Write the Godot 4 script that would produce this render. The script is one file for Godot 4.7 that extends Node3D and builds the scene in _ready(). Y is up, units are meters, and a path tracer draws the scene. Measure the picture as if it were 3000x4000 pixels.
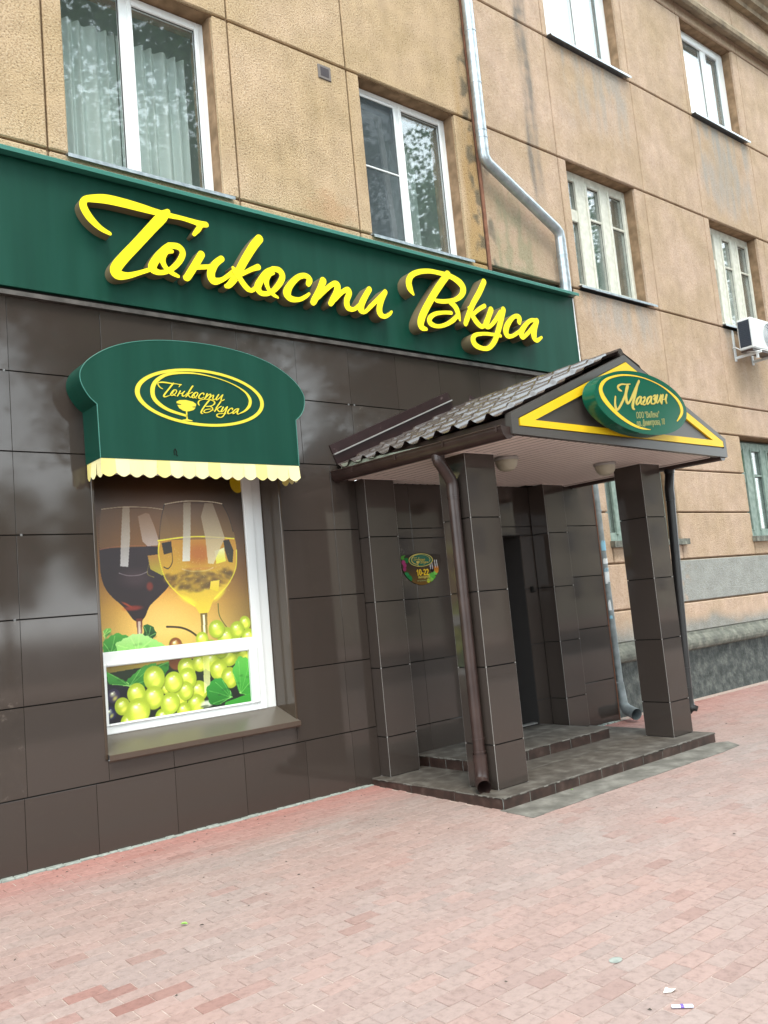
extends Node3D
# A shop front with a tiled porch in an old plastered apartment house, seen from the pavement. Metres, y up; the wall runs along x, the street lies towards +z.

var M := {}
var rng := RandomNumberGenerator.new()
var shared := {}
const WALL := -0.12      # face of the plaster, behind the face of the shop tiles (z = 0)
const CANOPY := Transform3D(Basis(Vector3(0.998488, 0, -0.054972), Vector3(0, 1, 0), Vector3(0.054972, 0, 0.998488)), Vector3(6.64, 0, 1.985))   # the porch roof stands a little askew
const FALL := 0.02       # the pavement falls towards the street

# ---------------------------------------------------------------- lettering: strokes as x, y, width
var script_letters := {
	"te": [[2.635, 4.696, 0.032, 2.557, 4.728, 0.048, 2.482, 4.792, 0.064, 2.436, 4.874, 0.063, 2.451, 4.933, 0.05, 2.526, 4.96, 0.065, 2.631, 4.979, 0.079, 2.763, 4.981, 0.078, 2.908, 4.976, 0.071, 3.035, 4.969, 0.058, 3.166, 4.967, 0.047, 3.277, 4.968, 0.039, 3.379, 4.961, 0.047, 3.436, 4.955, 0.057, 3.495, 4.962, 0.051],
		[3.447, 4.947, 0.044, 3.415, 4.9, 0.047, 3.373, 4.847, 0.033],
		[3.146, 4.998, 0.043, 3.093, 4.939, 0.089, 2.988, 4.814, 0.087, 2.851, 4.649, 0.084, 2.735, 4.512, 0.086, 2.668, 4.416, 0.089, 2.678, 4.369, 0.09, 2.757, 4.371, 0.054, 2.851, 4.409, 0.038, 2.938, 4.451, 0.035, 2.981, 4.475, 0.029]],
	"o": [[3.197, 4.702, 0.044, 3.137, 4.698, 0.048, 3.061, 4.618, 0.066, 2.99, 4.52, 0.069, 2.979, 4.466, 0.072, 3.044, 4.449, 0.044, 3.133, 4.49, 0.044, 3.216, 4.575, 0.051, 3.255, 4.658, 0.054, 3.22, 4.704, 0.058, 3.137, 4.7, 0.05],
		[3.155, 4.653, 0.037, 3.105, 4.638, 0.047, 3.068, 4.572, 0.055, 3.086, 4.507, 0.046, 3.142, 4.465, 0.043, 3.198, 4.445, 0.031]],
	"en": [[3.427, 4.679, 0.065, 3.362, 4.576, 0.066, 3.286, 4.459, 0.063, 3.268, 4.443, 0.054],
		[3.355, 4.55, 0.042, 3.513, 4.586, 0.043],
		[3.617, 4.677, 0.056, 3.551, 4.617, 0.063, 3.503, 4.526, 0.074, 3.521, 4.464, 0.073, 3.593, 4.48, 0.045, 3.662, 4.528, 0.04, 3.741, 4.603, 0.037]],
	"ka": [[4.015, 4.941, 0.078, 3.94, 4.85, 0.08, 3.84, 4.701, 0.075, 3.753, 4.556, 0.07, 3.676, 4.455, 0.055, 3.64, 4.434, 0.039],
		[3.978, 4.67, 0.057, 3.9, 4.631, 0.042, 3.797, 4.567, 0.036, 3.713, 4.525, 0.036],
		[3.72, 4.614, 0.03, 3.733, 4.572, 0.039],
		[3.768, 4.549, 0.054, 3.806, 4.49, 0.057, 3.851, 4.446, 0.055, 3.894, 4.439, 0.039, 3.941, 4.476, 0.042]],
	"o_2": [[4.178, 4.68, 0.041, 4.126, 4.675, 0.044, 4.055, 4.631, 0.054, 3.985, 4.539, 0.063, 3.954, 4.474, 0.07, 3.987, 4.429, 0.053, 4.072, 4.444, 0.043, 4.157, 4.516, 0.054, 4.222, 4.616, 0.061, 4.2, 4.674, 0.062, 4.127, 4.68, 0.046],
		[4.129, 4.64, 0.032, 4.087, 4.617, 0.041, 4.048, 4.555, 0.054, 4.059, 4.487, 0.044, 4.105, 4.439, 0.043, 4.154, 4.416, 0.023]],
	"es": [[4.501, 4.602, 0.053, 4.52, 4.649, 0.066, 4.475, 4.677, 0.054, 4.39, 4.645, 0.055, 4.299, 4.554, 0.065, 4.257, 4.472, 0.084, 4.293, 4.428, 0.064, 4.382, 4.433, 0.042, 4.457, 4.472, 0.037, 4.503, 4.509, 0.027]],
	"te_2": [[4.677, 4.665, 0.072, 4.624, 4.563, 0.068, 4.552, 4.452, 0.067, 4.535, 4.428, 0.058],
		[4.604, 4.491, 0.04, 4.686, 4.571, 0.048, 4.782, 4.648, 0.05, 4.835, 4.65, 0.075, 4.823, 4.581, 0.068, 4.763, 4.486, 0.064, 4.736, 4.45, 0.053],
		[4.791, 4.496, 0.041, 4.876, 4.579, 0.045, 4.956, 4.628, 0.049, 4.974, 4.595, 0.06, 4.934, 4.514, 0.064, 4.939, 4.447, 0.069, 5.003, 4.435, 0.042, 5.074, 4.482, 0.042, 5.127, 4.539, 0.037]],
	"i": [[5.229, 4.675, 0.058, 5.178, 4.608, 0.063, 5.114, 4.51, 0.071, 5.099, 4.446, 0.08, 5.148, 4.434, 0.039, 5.222, 4.498, 0.045, 5.328, 4.592, 0.045, 5.421, 4.674, 0.05],
		[5.429, 4.681, 0.054, 5.369, 4.588, 0.063, 5.331, 4.495, 0.069, 5.338, 4.439, 0.073, 5.391, 4.422, 0.046, 5.453, 4.453, 0.036, 5.487, 4.486, 0.027]],
	"ve": [[5.802, 4.721, 0.035, 5.765, 4.774, 0.08, 5.757, 4.847, 0.077, 5.81, 4.924, 0.062, 5.921, 4.98, 0.055, 6.062, 5.013, 0.052, 6.186, 5.019, 0.052, 6.311, 5.016, 0.06, 6.408, 5.002, 0.069, 6.512, 4.957, 0.09, 6.542, 4.895, 0.087, 6.492, 4.814, 0.063, 6.386, 4.752, 0.05, 6.239, 4.713, 0.049, 6.136, 4.702, 0.046, 6.099, 4.71, 0.035],
		[6.332, 5.03, 0.08, 6.2, 4.89, 0.083, 6.054, 4.718, 0.083, 5.926, 4.547, 0.085, 5.866, 4.434, 0.089, 5.874, 4.38, 0.076, 5.936, 4.369, 0.036],
		[6.317, 4.714, 0.054, 6.392, 4.675, 0.075, 6.421, 4.61, 0.069, 6.437, 4.539, 0.031],
		[6.421, 4.598, 0.044, 6.343, 4.527, 0.053, 6.219, 4.456, 0.045, 6.091, 4.42, 0.045, 5.999, 4.44, 0.067, 5.997, 4.491, 0.058, 6.077, 4.55, 0.046, 6.206, 4.585, 0.041, 6.318, 4.599, 0.043]],
	"ka_2": [[6.88, 5.042, 0.072, 6.787, 4.906, 0.073, 6.663, 4.751, 0.07, 6.557, 4.583, 0.069, 6.513, 4.507, 0.059],
		[6.846, 4.759, 0.05, 6.739, 4.698, 0.047, 6.628, 4.617, 0.043],
		[6.589, 4.694, 0.039, 6.628, 4.678, 0.045],
		[6.628, 4.617, 0.069, 6.684, 4.551, 0.074, 6.749, 4.511, 0.06, 6.807, 4.528, 0.047]],
	"u": [[6.939, 4.729, 0.073, 6.871, 4.615, 0.073, 6.83, 4.537, 0.081, 6.874, 4.521, 0.045, 6.971, 4.597, 0.052, 7.087, 4.724, 0.054],
		[7.142, 4.76, 0.072, 7.089, 4.647, 0.077, 7.018, 4.502, 0.076, 6.947, 4.381, 0.069, 6.847, 4.286, 0.055, 6.742, 4.26, 0.052, 6.632, 4.282, 0.07, 6.598, 4.335, 0.077, 6.636, 4.394, 0.049, 6.75, 4.426, 0.041, 6.887, 4.44, 0.04, 7.044, 4.443, 0.041]],
	"es_2": [[7.383, 4.648, 0.062, 7.392, 4.703, 0.077, 7.316, 4.706, 0.051, 7.214, 4.627, 0.068, 7.145, 4.532, 0.084, 7.149, 4.468, 0.078, 7.223, 4.461, 0.046, 7.341, 4.519, 0.047, 7.413, 4.569, 0.044]],
	"a": [[7.692, 4.71, 0.055, 7.592, 4.7, 0.049, 7.487, 4.628, 0.062, 7.397, 4.529, 0.08, 7.41, 4.473, 0.055, 7.509, 4.534, 0.05, 7.617, 4.624, 0.055, 7.703, 4.707, 0.056],
		[7.698, 4.71, 0.069, 7.637, 4.598, 0.078, 7.613, 4.509, 0.095, 7.657, 4.47, 0.055, 7.747, 4.518, 0.033]],
}
var oval_letters := {
	"M": [[-0.517, 3.168, 0.017, -0.534, 3.115, 0.024, -0.533, 3.068, 0.034, -0.508, 3.058, 0.019, -0.459, 3.094, 0.022, -0.389, 3.164, 0.024, -0.334, 3.23, 0.027, -0.298, 3.285, 0.025],
		[-0.406, 3.229, 0.009, -0.449, 3.24, 0.026, -0.456, 3.265, 0.021, -0.401, 3.289, 0.014, -0.325, 3.297, 0.011, -0.258, 3.307, 0.008],
		[-0.31, 3.284, 0.027, -0.348, 3.203, 0.035, -0.348, 3.142, 0.04, -0.315, 3.136, 0.019, -0.257, 3.187, 0.025, -0.179, 3.269, 0.028, -0.104, 3.35, 0.024],
		[-0.14, 3.309, 0.026, -0.192, 3.226, 0.029, -0.242, 3.149, 0.03, -0.263, 3.099, 0.034, -0.238, 3.084, 0.013]],
	"l_a": [[-0.116, 3.211, 0.012, -0.163, 3.186, 0.018, -0.196, 3.144, 0.027, -0.182, 3.131, 0.011, -0.133, 3.163, 0.015, -0.1, 3.209, 0.02, -0.124, 3.157, 0.024, -0.104, 3.142, 0.015]],
	"l_g": [[-0.074, 3.2, 0.009, -0.037, 3.212, 0.018, -0.05, 3.184, 0.017, -0.084, 3.155, 0.022, -0.068, 3.14, 0.012, -0.033, 3.153, 0.008]],
	"l_a2": [[0.063, 3.231, 0.012, 0.013, 3.207, 0.018, -0.017, 3.168, 0.028, -0.002, 3.154, 0.012, 0.045, 3.187, 0.016, 0.077, 3.23, 0.022, 0.053, 3.178, 0.025, 0.071, 3.162, 0.015]],
	"l_z": [[0.108, 3.235, 0.009, 0.146, 3.247, 0.017, 0.135, 3.223, 0.016, 0.11, 3.209, 0.018, 0.14, 3.201, 0.026, 0.115, 3.171, 0.015, 0.081, 3.161, 0.008]],
	"l_i": [[0.185, 3.251, 0.021, 0.152, 3.2, 0.027, 0.168, 3.18, 0.012, 0.22, 3.224, 0.014, 0.253, 3.261, 0.024, 0.22, 3.208, 0.025, 0.234, 3.183, 0.018]],
	"l_n": [[0.285, 3.264, 0.021, 0.26, 3.225, 0.022, 0.238, 3.182, 0.02],
		[0.258, 3.219, 0.009, 0.326, 3.233, 0.009],
		[0.351, 3.272, 0.021, 0.319, 3.224, 0.024, 0.326, 3.194, 0.019]],
}
var oval_ring := [-0.009, 2.921, 0.003, -0.165, 2.924, 0.017, -0.322, 2.95, 0.026, -0.491, 3.006, 0.035, -0.629, 3.081, 0.047, -0.718, 3.159, 0.057, -0.721, 3.233, 0.041, -0.625, 3.306, 0.023, -0.459, 3.357, 0.016, -0.294, 3.383, 0.013, -0.079, 3.392, 0.009, 0.125, 3.376, 0.008, 0.306, 3.342, 0.011, 0.45, 3.292, 0.022, 0.555, 3.234, 0.038, 0.599, 3.168, 0.051, 0.578, 3.111, 0.034, 0.485, 3.038, 0.008]

# ---------------------------------------------------------------- helpers
func lin(r: float, g: float, b: float, a := 1.0) -> Color:
	var c := Color(r, g, b).linear_to_srgb()
	c.a = a
	return c

func mat(c: Color, rough := 0.7, metal := 0.0, spec := 0.5) -> StandardMaterial3D:
	var m := StandardMaterial3D.new()
	m.albedo_color = c
	m.roughness = rough
	m.metallic = metal
	m.metallic_specular = spec
	return m

func noise_tex(sd: int, freq: float, size: int, stops: Array, kind := FastNoiseLite.TYPE_SIMPLEX_SMOOTH, oct := 4, gain := 0.5) -> NoiseTexture2D:
	var n := FastNoiseLite.new()
	n.seed = sd
	n.noise_type = kind
	n.frequency = freq
	n.fractal_octaves = oct
	n.fractal_gain = gain
	var t := NoiseTexture2D.new()
	t.noise = n
	t.width = size
	t.height = size
	t.seamless = true
	if stops.size():
		var g := Gradient.new()
		var offs := PackedFloat32Array()
		var cols := PackedColorArray()
		for s in stops:
			offs.append(s[0])
			cols.append(s[1])
		g.offsets = offs
		g.colors = cols
		t.color_ramp = g
	return t

func textured(m: StandardMaterial3D, tex: Texture2D, scale: float, height: Texture2D = null, relief := 0.0) -> StandardMaterial3D:
	m.albedo_color = Color.WHITE
	m.albedo_texture = tex
	m.uv1_triplanar = true
	m.uv1_world_triplanar = true
	m.uv1_scale = Vector3.ONE * scale
	if height:
		m.heightmap_enabled = true
		m.heightmap_texture = height
		m.heightmap_scale = relief
	return m

func st_new() -> SurfaceTool:
	var st := SurfaceTool.new()
	st.begin(Mesh.PRIMITIVE_TRIANGLES)
	return st

var uv2_on := false
func vert(st: SurfaceTool, p: Vector3, n: Vector3) -> void:
	st.set_normal(n)
	if uv2_on:
		st.set_uv2(Vector2((p.x + 2.0) / 20.0, 1.0 - p.y / 14.0))
	st.add_vertex(p)

func tri(st: SurfaceTool, a: Vector3, b: Vector3, c: Vector3, out: Vector3) -> void:
	var n := (b - a).cross(c - a)
	if n.length_squared() < 1e-16:
		return
	n = n.normalized()
	if n.dot(out) > 0:
		vert(st, a, n); vert(st, c, n); vert(st, b, n)
	else:
		vert(st, a, -n); vert(st, b, -n); vert(st, c, -n)

func quad(st: SurfaceTool, a: Vector3, b: Vector3, c: Vector3, d: Vector3, out: Vector3) -> void:
	tri(st, a, b, c, out)
	tri(st, a, c, d, out)

func cbox(st: SurfaceTool, lo: Vector3, hi: Vector3, ch := 0.0) -> void:
	# a box with chamfered edges
	var mid := (lo + hi) / 2.0
	var h := (hi - lo) / 2.0
	ch = minf(ch, minf(h.x, minf(h.y, h.z)) * 0.8)
	for ax in 3:
		var b := (ax + 1) % 3
		var c := (ax + 2) % 3
		for s in [-1.0, 1.0]:
			var q: Array[Vector3] = []
			for k in [[-1.0, -1.0], [1.0, -1.0], [1.0, 1.0], [-1.0, 1.0]]:
				var p := Vector3.ZERO
				p[ax] = s * h[ax]
				p[b] = k[0] * (h[b] - ch)
				p[c] = k[1] * (h[c] - ch)
				q.append(mid + p)
			var n := Vector3.ZERO
			n[ax] = s
			quad(st, q[0], q[1], q[2], q[3], n)
		if ch > 0:
			for sb in [-1.0, 1.0]:
				for sc in [-1.0, 1.0]:
					var q: Array[Vector3] = []
					for k in [[-1.0, 0], [1.0, 0], [1.0, 1], [-1.0, 1]]:
						var p := Vector3.ZERO
						p[ax] = k[0] * (h[ax] - ch)
						p[b] = sb * (h[b] - (ch if k[1] == 1 else 0.0))
						p[c] = sc * (h[c] - (0.0 if k[1] == 1 else ch))
						q.append(mid + p)
					var n := Vector3.ZERO
					n[b] = sb
					n[c] = sc
					quad(st, q[0], q[1], q[2], q[3], n)
	if ch > 0:
		for sx in [-1.0, 1.0]:
			for sy in [-1.0, 1.0]:
				for sz in [-1.0, 1.0]:
					var s := Vector3(sx, sy, sz)
					tri(st, mid + s * (h - Vector3(0, ch, ch)), mid + s * (h - Vector3(ch, 0, ch)), mid + s * (h - Vector3(ch, ch, 0)), s)

func put(called: String, mesh: Mesh, m: Material, parent: Node = self, at := Vector3.ZERO) -> MeshInstance3D:
	var o := MeshInstance3D.new()
	o.name = called
	o.mesh = mesh
	o.material_override = m
	o.position = at
	parent.add_child(o, true)
	return o

func obj(called: String, st: SurfaceTool, m: Material, parent: Node = self) -> MeshInstance3D:
	return put(called, st.commit(), m, parent)

func tag(o: Node, label: String, category: String, group := "") -> Node:
	o.set_meta("label", label)
	o.set_meta("category", category)
	if group:
		o.set_meta("group", group)
	return o

func thing(called: String, label: String, category: String, group := "", at := Vector3.ZERO) -> Node3D:
	var o := Node3D.new()
	o.name = called
	o.position = at
	add_child(o, true)
	tag(o, label, category, group)
	return o

func struct(called: String, st: SurfaceTool, m: Material) -> MeshInstance3D:
	var o := obj(called, st, m)
	o.set_meta("kind", "structure")
	return o

func box(called: String, lo: Vector3, hi: Vector3, m: Material, parent: Node = self, ch := 0.0) -> MeshInstance3D:
	var size := ((hi - lo) * 1000.0).round() / 1000.0
	var key := "%s %s" % [size, ch]
	if not shared.has(key):
		var st := st_new()
		cbox(st, -size / 2.0, size / 2.0, ch)
		shared[key] = st.commit()
	return put(called, shared[key], m, parent, (lo + hi) / 2.0)

func tube(st: SurfaceTool, pts: Array, r: float, sides := 14, radii: Array = [], caps := true) -> void:
	var rings: Array = []
	var up := Vector3(0.31, 0.22, 0.93)
	for i in pts.size():
		var d: Vector3 = (pts[mini(i + 1, pts.size() - 1)] - pts[maxi(i - 1, 0)]).normalized()
		var a := d.cross(up).normalized()
		var b := d.cross(a).normalized()
		up = b.cross(d).normalized() if false else up
		var rr: float = radii[i] if radii.size() else r
		var ring: Array[Vector3] = []
		for k in sides:
			var w := TAU * k / sides
			ring.append(pts[i] + (a * cos(w) + b * sin(w)) * rr)
		rings.append(ring)
	for i in pts.size() - 1:
		for k in sides:
			var l := (k + 1) % sides
			var p: Array[Vector3] = [rings[i][k], rings[i][l], rings[i + 1][l], rings[i + 1][k]]
			var nn: Array[Vector3] = [(p[0] - pts[i]).normalized(), (p[1] - pts[i]).normalized(), (p[2] - pts[i + 1]).normalized(), (p[3] - pts[i + 1]).normalized()]
			for t in [[0, 1, 2], [0, 2, 3]]:
				var f: Vector3 = (p[t[1]] - p[t[0]]).cross(p[t[2]] - p[t[0]])
				var order: Array = t if f.dot(nn[t[0]]) < 0 else [t[0], t[2], t[1]]
				for v in order:
					vert(st, p[v], nn[v])
	if caps:
		for e in [0, pts.size() - 1]:
			var d: Vector3 = (pts[0] - pts[1]) if e == 0 else (pts[e] - pts[e - 1])
			for k in sides:
				tri(st, pts[e], rings[e][k], rings[e][(k + 1) % sides], d)

func prism(st: SurfaceTool, poly: PackedVector2Array, z0: float, z1: float) -> void:
	# an outline in x and y with depth
	var ids := Geometry2D.triangulate_polygon(poly)
	for i in range(0, ids.size(), 3):
		var a := poly[ids[i]]
		var b := poly[ids[i + 1]]
		var c := poly[ids[i + 2]]
		tri(st, Vector3(a.x, a.y, z1), Vector3(b.x, b.y, z1), Vector3(c.x, c.y, z1), Vector3.BACK)
		tri(st, Vector3(a.x, a.y, z0), Vector3(b.x, b.y, z0), Vector3(c.x, c.y, z0), Vector3.FORWARD)
	var turn := -1.0 if Geometry2D.is_polygon_clockwise(poly) else 1.0
	for i in poly.size():
		var a := poly[i]
		var b := poly[(i + 1) % poly.size()]
		var n := Vector3(b.y - a.y, a.x - b.x, 0) * turn
		quad(st, Vector3(a.x, a.y, z0), Vector3(b.x, b.y, z0), Vector3(b.x, b.y, z1), Vector3(a.x, a.y, z1), n)

func profile(st: SurfaceTool, yz: PackedVector2Array, x0: float, x1: float) -> void:
	# an outline in z and y drawn along x
	var flat := st_new()
	prism(flat, yz, x0, x1)
	var a := flat.commit().surface_get_arrays(0)
	var v: PackedVector3Array = a[Mesh.ARRAY_VERTEX]
	var n: PackedVector3Array = a[Mesh.ARRAY_NORMAL]
	for i in range(0, v.size(), 3):
		var p: Array[Vector3] = []
		for k in 3:
			p.append(Vector3(v[i + k].z, v[i + k].y, v[i + k].x))
		tri(st, p[0], p[1], p[2], Vector3(n[i].z, n[i].y, n[i].x))

func ellipse(cx: float, cy: float, rx: float, ry: float, n := 48) -> PackedVector2Array:
	var p := PackedVector2Array()
	for i in n:
		p.append(Vector2(cx + rx * cos(TAU * i / n), cy + ry * sin(TAU * i / n)))
	return p

func ring(st: SurfaceTool, o: PackedVector2Array, i: PackedVector2Array, z0: float, z1: float) -> void:
	for k in o.size():
		var l := (k + 1) % o.size()
		quad(st, Vector3(o[k].x, o[k].y, z1), Vector3(o[l].x, o[l].y, z1), Vector3(i[l].x, i[l].y, z1), Vector3(i[k].x, i[k].y, z1), Vector3.BACK)
		for e in [[o, 1.0], [i, -1.0]]:
			var q: PackedVector2Array = e[0]
			var m := (q[k] + q[l]) / 2.0
			quad(st, Vector3(q[k].x, q[k].y, z0), Vector3(q[l].x, q[l].y, z0), Vector3(q[l].x, q[l].y, z1), Vector3(q[k].x, q[k].y, z1), Vector3(q[l].y - q[k].y, q[k].x - q[l].x, 0) * (e[1] as float) * (-1.0 if Geometry2D.is_polygon_clockwise(q) else 1.0) + Vector3(m.x, m.y, 0) * 0.0)

func stroke(face: SurfaceTool, rim: SurfaceTool, a: Array, z0: float, z1: float, place := Transform2D.IDENTITY, thin := 1.0) -> void:
	# a pen stroke of changing width with round ends, as a raised letter
	var c: Array[Vector2] = []
	var w: Array[float] = []
	var zoom := place.get_scale().x
	var n := a.size() / 3
	var step := 7
	for i in n - 1:
		var last := i == n - 2
		for k in step + (1 if last else 0):
			var t := float(k) / step
			var q: Array[Vector2] = []
			var ww: Array[float] = []
			for j in [-1, 0, 1, 2]:
				var id := clampi(i + j, 0, n - 1)
				q.append(Vector2(a[id * 3], a[id * 3 + 1]))
				ww.append(a[id * 3 + 2])
			c.append(place * (q[1].cubic_interpolate(q[2], q[0], q[3], t)))
			w.append(cubic_interpolate(ww[1], ww[2], ww[0], ww[3], t) * zoom * thin)
	var l: Array[Vector2] = []
	var r: Array[Vector2] = []
	for i in c.size():
		var d := (c[mini(i + 1, c.size() - 1)] - c[maxi(i - 1, 0)]).normalized()
		var s := Vector2(-d.y, d.x) * w[i] / 2.0
		l.append(c[i] + s)
		r.append(c[i] - s)
	var outline: Array[Vector2] = []
	outline.append_array(l)
	var d1 := (c[-1] - c[-2]).normalized()
	var d0 := (c[0] - c[1]).normalized()
	var cap1: Array[Vector2] = []
	var cap0: Array[Vector2] = []
	for k in range(1, 7):
		var t := PI * k / 7.0
		cap1.append(c[-1] + (Vector2(-d1.y, d1.x) * cos(t) + d1 * sin(t)) * w[-1] / 2.0)
		cap0.append(c[0] + (Vector2(-d0.y, d0.x) * cos(t) + d0 * sin(t)) * w[0] / 2.0)
	outline.append_array(cap1)
	var back := r.duplicate()
	back.reverse()
	outline.append_array(back)
	outline.append_array(cap0)
	var lift := 0.0012 * zoom
	var at := func(p: Vector2, i: int) -> Vector3: return Vector3(p.x, p.y, z1 + lift * i / c.size())
	for i in c.size() - 1:
		quad(face, at.call(l[i], i), at.call(l[i + 1], i + 1), at.call(r[i + 1], i + 1), at.call(r[i], i), Vector3.BACK)
	for e in [[cap1, c[-1], l[-1], r[-1], c.size() - 1], [cap0, c[0], r[0], l[0], 0]]:
		var fan: Array = [e[2]]
		fan.append_array(e[0])
		fan.append(e[3])
		for k in fan.size() - 1:
			tri(face, at.call(e[1], e[4]), at.call(fan[k], e[4]), at.call(fan[k + 1], e[4]), Vector3.BACK)
	for i in outline.size():
		var p := outline[i]
		var q := outline[(i + 1) % outline.size()]
		var out := Vector3(p.y - q.y, q.x - p.x, 0)
		quad(rim, Vector3(p.x, p.y, z0), Vector3(q.x, q.y, z0), Vector3(q.x, q.y, z1), Vector3(p.x, p.y, z1), out)

func text(called: String, words: String, height: float, at: Vector3, m: Material, parent: Node, slant := 0.0, squeeze := 1.0, font_name := "Droid Sans", weight := 400, depth := 0.003) -> MeshInstance3D:
	var f := SystemFont.new()
	f.font_names = PackedStringArray([font_name])
	f.font_weight = weight
	var t := TextMesh.new()
	t.text = words
	t.font = f
	t.font_size = 64
	t.pixel_size = height / 46.0
	t.depth = depth
	t.horizontal_alignment = HORIZONTAL_ALIGNMENT_LEFT
	var st := st_new()
	var a := t.get_mesh_arrays()
	var v: PackedVector3Array = a[Mesh.ARRAY_VERTEX]
	var ids: PackedInt32Array = a[Mesh.ARRAY_INDEX]
	var n: PackedVector3Array = a[Mesh.ARRAY_NORMAL]
	for i in range(0, ids.size(), 3):
		var p: Array[Vector3] = []
		for k in 3:
			var q := v[ids[i + k]]
			p.append(Vector3(q.x * squeeze + q.y * slant, q.y, q.z))
		tri(st, p[0], p[1], p[2], n[ids[i]])
	return put(called, st.commit(), m, parent, at)

# ---------------------------------------------------------------- materials
func stain_map() -> ImageTexture:
	# what rain and time left on the plaster: x -2..18, y 0..14
	var w := 800
	var h := 560
	var im := Image.create(w, h, false, Image.FORMAT_RGB8)
	var na := FastNoiseLite.new()
	na.seed = 4
	na.frequency = 0.9
	na.fractal_octaves = 4
	var nb := FastNoiseLite.new()
	nb.seed = 9
	nb.frequency = 3.5
	nb.fractal_octaves = 3
	for j in h:
		var y := 14.0 * (1.0 - (j + 0.5) / h)
		for i in w:
			var x := -2.0 + 20.0 * (i + 0.5) / w
			var a := na.get_noise_2d(x, y)
			var b := nb.get_noise_2d(x, y)
			var s := nb.get_noise_2d(x * 1.6, y * 0.22)
			var c := Color(0.72, 0.72, 0.72)
			if x > 7.34:
				c = Color(0.69, 0.685, 0.69)
			c = c * (1.0 + 0.15 * a + 0.12 * b + 0.08 * s)
			c.b *= 1.0 + 0.10 * a
			# the long dark streak where the roof drips
			var off := absf(x - 8.42 - 0.05 * a) - 0.05
			var k := (1.0 - smoothstep(0.0, 0.11, off)) * smoothstep(6.1, 6.9, y) * (0.62 + 0.8 * s + 0.5 * b)
			c = c.lerp(Color(0.26, 0.32, 0.40), clampf(k, 0, 0.85))
			# moss and ochre beside the drainpipe
			if x > 7.0 and x < 8.5:
				var m := smoothstep(7.0, 7.1, x) * (1.0 - smoothstep(7.28, 7.34, x)) * smoothstep(8.4, 6.4, y)
				c = c.lerp(Color(0.60, 0.52, 0.34), clampf(m * (0.7 + s), 0, 0.7))
				c = c.lerp(Color(0.20, 0.24, 0.28), clampf((b * 3.0 + a + 0.15) * smoothstep(7.10, 7.22, x) * smoothstep(7.56, 7.40, x) * smoothstep(10.5, 6.5, y), 0, 0.85))
				var g := smoothstep(7.36, 7.6, x) * smoothstep(8.5, 7.9, x) * smoothstep(6.9, 5.6, y)
				c = c.lerp(Color(0.42, 0.52, 0.48), clampf(g * (0.6 + s * 1.4 + b), 0, 0.8))
			# washed streaks below the sills
			for q in [[9.0, 10.8, 8.93, 7.3], [12.5, 14.4, 8.93, 7.0], [9.0, 10.8, 5.43, 4.6], [12.5, 14.4, 5.43, 4.5]]:
				if x > q[0] and x < q[1] and y < q[2] and y > q[3]:
					var e := smoothstep(q[0], q[0] + 0.25, x) * smoothstep(q[1], q[1] - 0.25, x) * smoothstep(q[3], q[2], y)
					c = c.lerp(Color(0.46, 0.60, 0.76), clampf(e * (0.28 + s * 1.2 + a * 0.7), 0, 0.65))
			var spot := Vector2(x - 13.35, (y - 8.2) * 0.8).length()
			c = c.lerp(Color(0.45, 0.60, 0.78), clampf((0.75 - spot) * 1.0 + a * 0.3 + s * 0.4, 0, 0.55) if spot < 0.9 else 0.0)
			# rust below the ventilation grille
			var rust := Vector2((x - 5.05) * 0.6, y - 5.55).length()
			c = c.lerp(Color(0.66, 0.53, 0.47), clampf((0.22 - rust) * 3.0 + b * 0.5, 0, 0.5) if rust < 0.25 else 0.0)
			# grey repair of one course, and the splash zone
			if x > 8.6 and y < 1.86 and y > 1.275:
				var left := smoothstep(10.0, 10.5, x + b * 0.8)
				c = c.lerp(Color(0.42, 0.60, 0.80) * (1.0 + 0.16 * b), left * 0.92)
			if x > 8.6 and y < 1.3:
				c = c.lerp(Color(0.38, 0.54, 0.72) * (1.0 + 0.2 * b), clampf(smoothstep(1.18, 0.86, y + a * 0.2), 0, 0.85))
			im.set_pixel(i, j, c.clamp().linear_to_srgb())
	return ImageTexture.create_from_image(im)

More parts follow.
